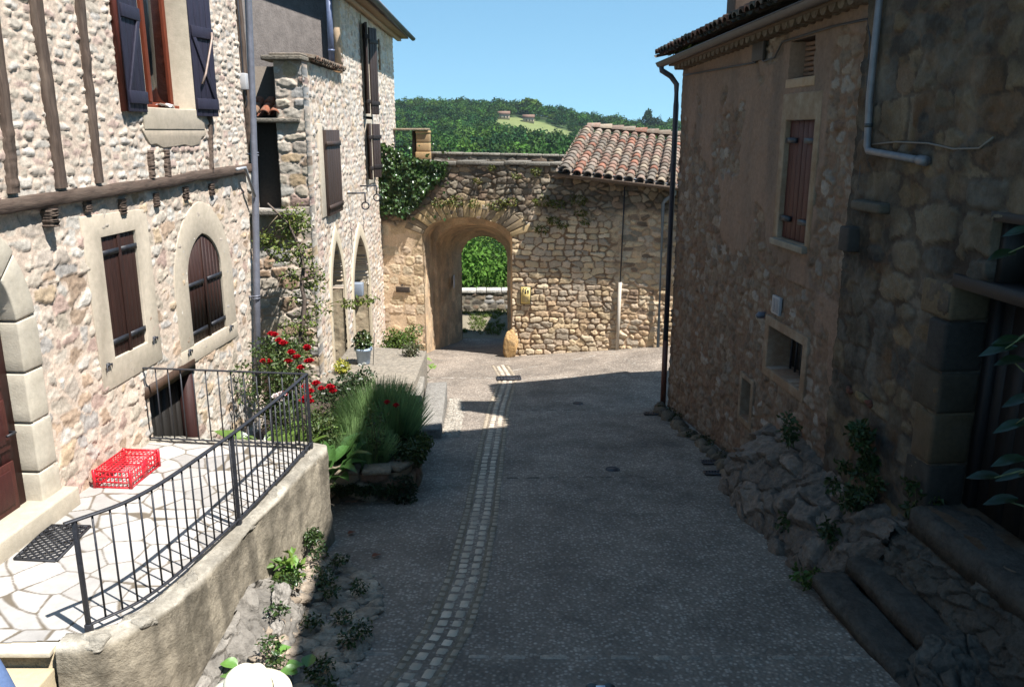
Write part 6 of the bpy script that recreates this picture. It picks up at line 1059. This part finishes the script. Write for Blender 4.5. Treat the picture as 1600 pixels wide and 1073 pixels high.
# ================================================================== people at the lower edge
def skinned(name, V, E, R, mat_, parent, sub=2):
    me = bpy.data.meshes.new(name); me.from_pydata([tuple(v) for v in V], E, []); o = bpy.data.objects.new(name, me); COL.objects.link(o)
    m = o.modifiers.new('skin', 'SKIN'); m.use_smooth_shade = True
    for i, r in enumerate(R): me.skin_vertices[0].data[i].radius = r if isinstance(r, tuple) else (r, r)
    me.skin_vertices[0].data[0].use_root = True; s = o.modifiers.new('sub', 'SUBSURF'); s.levels = sub; s.render_levels = sub; me.materials.append(mat_)
    if parent: o.parent = parent
    return o
def flatm(name, c): return mat(name, attr=False, col=c, nscale=70, namt=.12, bump=.2, bscale=160, rough=.85)
def person(loc, H, yaw, shirt, trous, label, arm=(.30, .0)):
    k = H/1.75; t = thing('person', label, 'person', loc); t.rotation_euler = (0, 0, yaw); t.scale = (k,)*3
    V = [(0, 0, .95)]; E = []; Rr = [(.15, .11)]
    def ch(p, pts):
        for q, r in pts: V.append(q); Rr.append(r); E.append((p, len(V)-1)); p = len(V)-1
        return p
    c = ch(0, [((0, 0, 1.15), (.14, .1)), ((0, -.01, 1.32), (.16, .11)), ((0, 0, 1.43), (.1, .08))]); ch(c, [((0, .0, 1.5), .055), ((0, .015, 1.56), .065), ((0, .02, 1.63), (.076, .095)), ((0, .01, 1.7), (.07, .085))])
    hands = []
    for s in (-1, 1):
        sh = ch(2, [((s*.17, 0, 1.4), .06), ((s*arm[0], .0, 1.14), .044), ((s*(arm[0]+.02), .1, .9), .034), ((s*(arm[0]+.02), .12, .83), (.04, .022))])
        for f, (dx, ln) in enumerate(((-.03, .075), (-.01, .088), (.012, .08), (.032, .062))): ch(sh, [((s*(arm[0]+.02)+dx, .13, .775), .0095), ((s*(arm[0]+.02)+dx, .12, .775-ln*.6), .0085), ((s*(arm[0]+.02)+dx, .1, .775-ln), .007)])
        ch(sh, [((s*(arm[0]-.025), .15, .81), .011), ((s*(arm[0]-.03), .165, .765), .009)])
        ch(0, [((s*.09, 0, .86), .09), ((s*.1, .01, .5), .058), ((s*.1, -.01, .12), .04), ((s*.1, .0, .05), .04), ((s*.11, .14, .035), .035)])
    o = skinned('body', V, E, Rr, M['skin'], t)
    up = [(0, 0, .93), (0, 0, 1.15), (0, -.01, 1.32), (0, 0, 1.44)]; e = [(0, 1), (1, 2), (2, 3)]; r = [(.17, .125), (.155, .115), (.178, .125), (.09, .075)]
    for s in (-1, 1): n = len(up); up += [(s*.18, 0, 1.4), (s*(arm[0]+.0), .0, 1.16), (s*(arm[0]+.015), .06, 1.0)]; e += [(2, n), (n, n+1), (n+1, n+2)]; r += [.078, .062, .055]
    skinned('shirt', up, e, r, flatm('shirt_cloth', shirt), t)
    up = [(0, 0, .98)]; e = []; r = [(.16, .12)]
    for s in (-1, 1): n = len(up); up += [(s*.09, 0, .84), (s*.1, .01, .5), (s*.1, -.01, .1)]; e += [(0, n), (n, n+1), (n+1, n+2)]; r += [.105, .075, .06]
    skinned('trousers', up, e, r, flatm('trouser_cloth', trous), t)
    for s in (-1, 1):
        m_ = MB(); rockmesh(m_, (s*.11, .07, .04), (.05, .14, .045), 5, 3, .02, (.08, .07, .06)); q = m_.build('shoe', M['cloth'], None, True); q.parent = t
        m_ = MB(); m_.lathe([(.0, -.012), (.012, 0), (0, .012)], (s*.032, .105, 1.645), (.9, .9, .9), 10); q = m_.build('eye', M['paint'], None, True); q.parent = t
        m_ = MB(); rockmesh(m_, (s*.08, .01, 1.63), (.012, .025, .034), 8, 2, .05, hexc(216, 170, 146, .8)); q = m_.build('ear', M['paint'], None, True); q.parent = t
    m_ = MB(); rockmesh(m_, (0, .118, 1.615), (.014, .02, .028), 6, 2, .05, hexc(216, 170, 146, .8)); q = m_.build('nose', M['paint'], None, True); q.parent = t
    m_ = MB(); rockmesh(m_, (0, .1, 1.575), (.026, .012, .009), 6, 2, .05, hexc(170, 96, 90, .7)); q = m_.build('mouth', M['paint'], None, True); q.parent = t
    return t
def child(m_, name, mat_, t, smooth=True): o = m_.build(name, mat_, None, smooth); o.parent = t; return o
def hair(t, c, k=1.):
    m_ = MB(); n = 30; V = []; F = []
    for i in range(15):
        ph = i/14*1.9
        for j in range(n): th = j/n*6.283; w = 1+.03*math.sin(th*11+i); V.append((.098*k*w*math.sin(ph)*math.cos(th), -.005+.118*k*w*math.sin(ph)*math.sin(th)-(.02*ph), 1.655+.12*k*math.cos(ph) if ph < 1.57 else 1.655-.14*(ph-1.57)*(1 if math.sin(th) < .3 else 0)))
    F = [[i*n+j, i*n+(j+1) % n, (i+1)*n+(j+1) % n, (i+1)*n+j] for i in range(14) for j in range(n)]; m_.add(V, F, c); return child(m_, 'hair', M['cloth'], t)
p1 = person((-1.05, 2.86, -3.66), 1.56, 0, hexc(210, 200, 190, .7), hexc(90, 96, 110, .6), 'person wearing a cream straw hat with a dark band at the lower street edge')
hair(p1, (.12, .08, .05), .86); m_ = MB(); n = 48; V = []; rr = [(.0, 1.795), (.03, 1.797), (.06, 1.793), (.085, 1.775), (.1, 1.745), (.108, 1.7), (.112, 1.672), (.13, 1.664), (.165, 1.655), (.19, 1.658), (.188, 1.652), (.11, 1.66)]
for r, z in rr:
    for j in range(n): th = j/n*6.283; x, y = r*math.cos(th), r*1.15*math.sin(th); V.append((x, y, z-(.03*math.exp(-(x/.02)**2)*(r < .09)*(1-abs(y)/.15) if z > 1.74 else 0)))
m_.add(V, [[i*n+j, i*n+(j+1) % n, (i+1)*n+(j+1) % n, (i+1)*n+j] for i in range(len(rr)-1) for j in range(n)], hexc(238, 228, 200, .85)); ht = child(m_, 'straw_hat', M['cloth'], p1)
m_ = MB(); V = [(r*math.cos(j/n*6.283), r*1.15*math.sin(j/n*6.283), z) for r, z in ((.1135, 1.671), (.111, 1.7)) for j in range(n)]; m_.add(V, [[j, (j+1) % n, n+(j+1) % n, n+j] for j in range(n)], (.03, .03, .04)); bd = m_.build('hat_band', M['cloth'], None, True); bd.parent = ht
p2 = person((.33, 2.78, -3.71), 1.57, 0, hexc(60, 60, 70, .6), hexc(50, 50, 60, .6), 'dark haired person with sunglasses pushed up on the head at the lower street edge')
hair(p2, (.012, .011, .012), 1.08); m_ = MB()
for s in (-1, 1): m_.lathe([(0, .0), (.03, .004), (.032, .0)], (.02+s*.036, .06, 1.775), (.02, .02, .02), 16); m_.tube([(.02+s*.07, .05, 1.775), (.02+s*.1, -.04, 1.72)], .004, (.8, .8, .8), 6)
m_.tube([(.0, .065, 1.78), (.04, .065, 1.78)], .005, (.8, .8, .82), 6); child(m_, 'sunglasses', M['gloss'], p2)
p3 = person((-2.93, 3.75, -4.07), 1.84, 0, hexc(108, 132, 176, .7), hexc(60, 66, 90, .6), 'person in a pale blue shirt standing at the left edge beside the terrace steps', (.27, 0)); hair(p3, (.1, .07, .05))

for u, v, lab in ((543, 836, 'curled brown fallen leaf on the street beside the terrace corner'), (581, 871, 'reddish fallen leaf on the street right of the rubble heap')):
    r = sight(u, v); t = -3.89/(r[2]+.11*r[1]); p = r*t; m_ = MB(); m_.bigleaf((p[0], p[1], float(gz(p[0], p[1]))+.02), (.8, .4, .1), A([0, 0, 1.]), .11, .07, hexc(150, 84, 50, .6), .1); m_.build('fallen_leaf', M['leaf'], None, True, label=lab, cat='leaf')
hz_ = MB(); hz_.box((-420, -30, -60), (480, 900, 60)); hm = bpy.data.materials.new('haze'); hm.use_nodes = True; hn = hm.node_tree; hn.nodes.remove(hn.nodes['Principled BSDF']); pv_ = hn.nodes.new('ShaderNodeVolumePrincipled'); pv_.inputs['Color'].default_value = (.82, .92, 1, 1); pv_.inputs['Density'].default_value = .0001; pv_.inputs['Anisotropy'].default_value = .3
hn.links.new(pv_.outputs[0], hn.nodes['Material Output'].inputs['Volume']); hz_.build('haze', hm, None, kind='stuff')
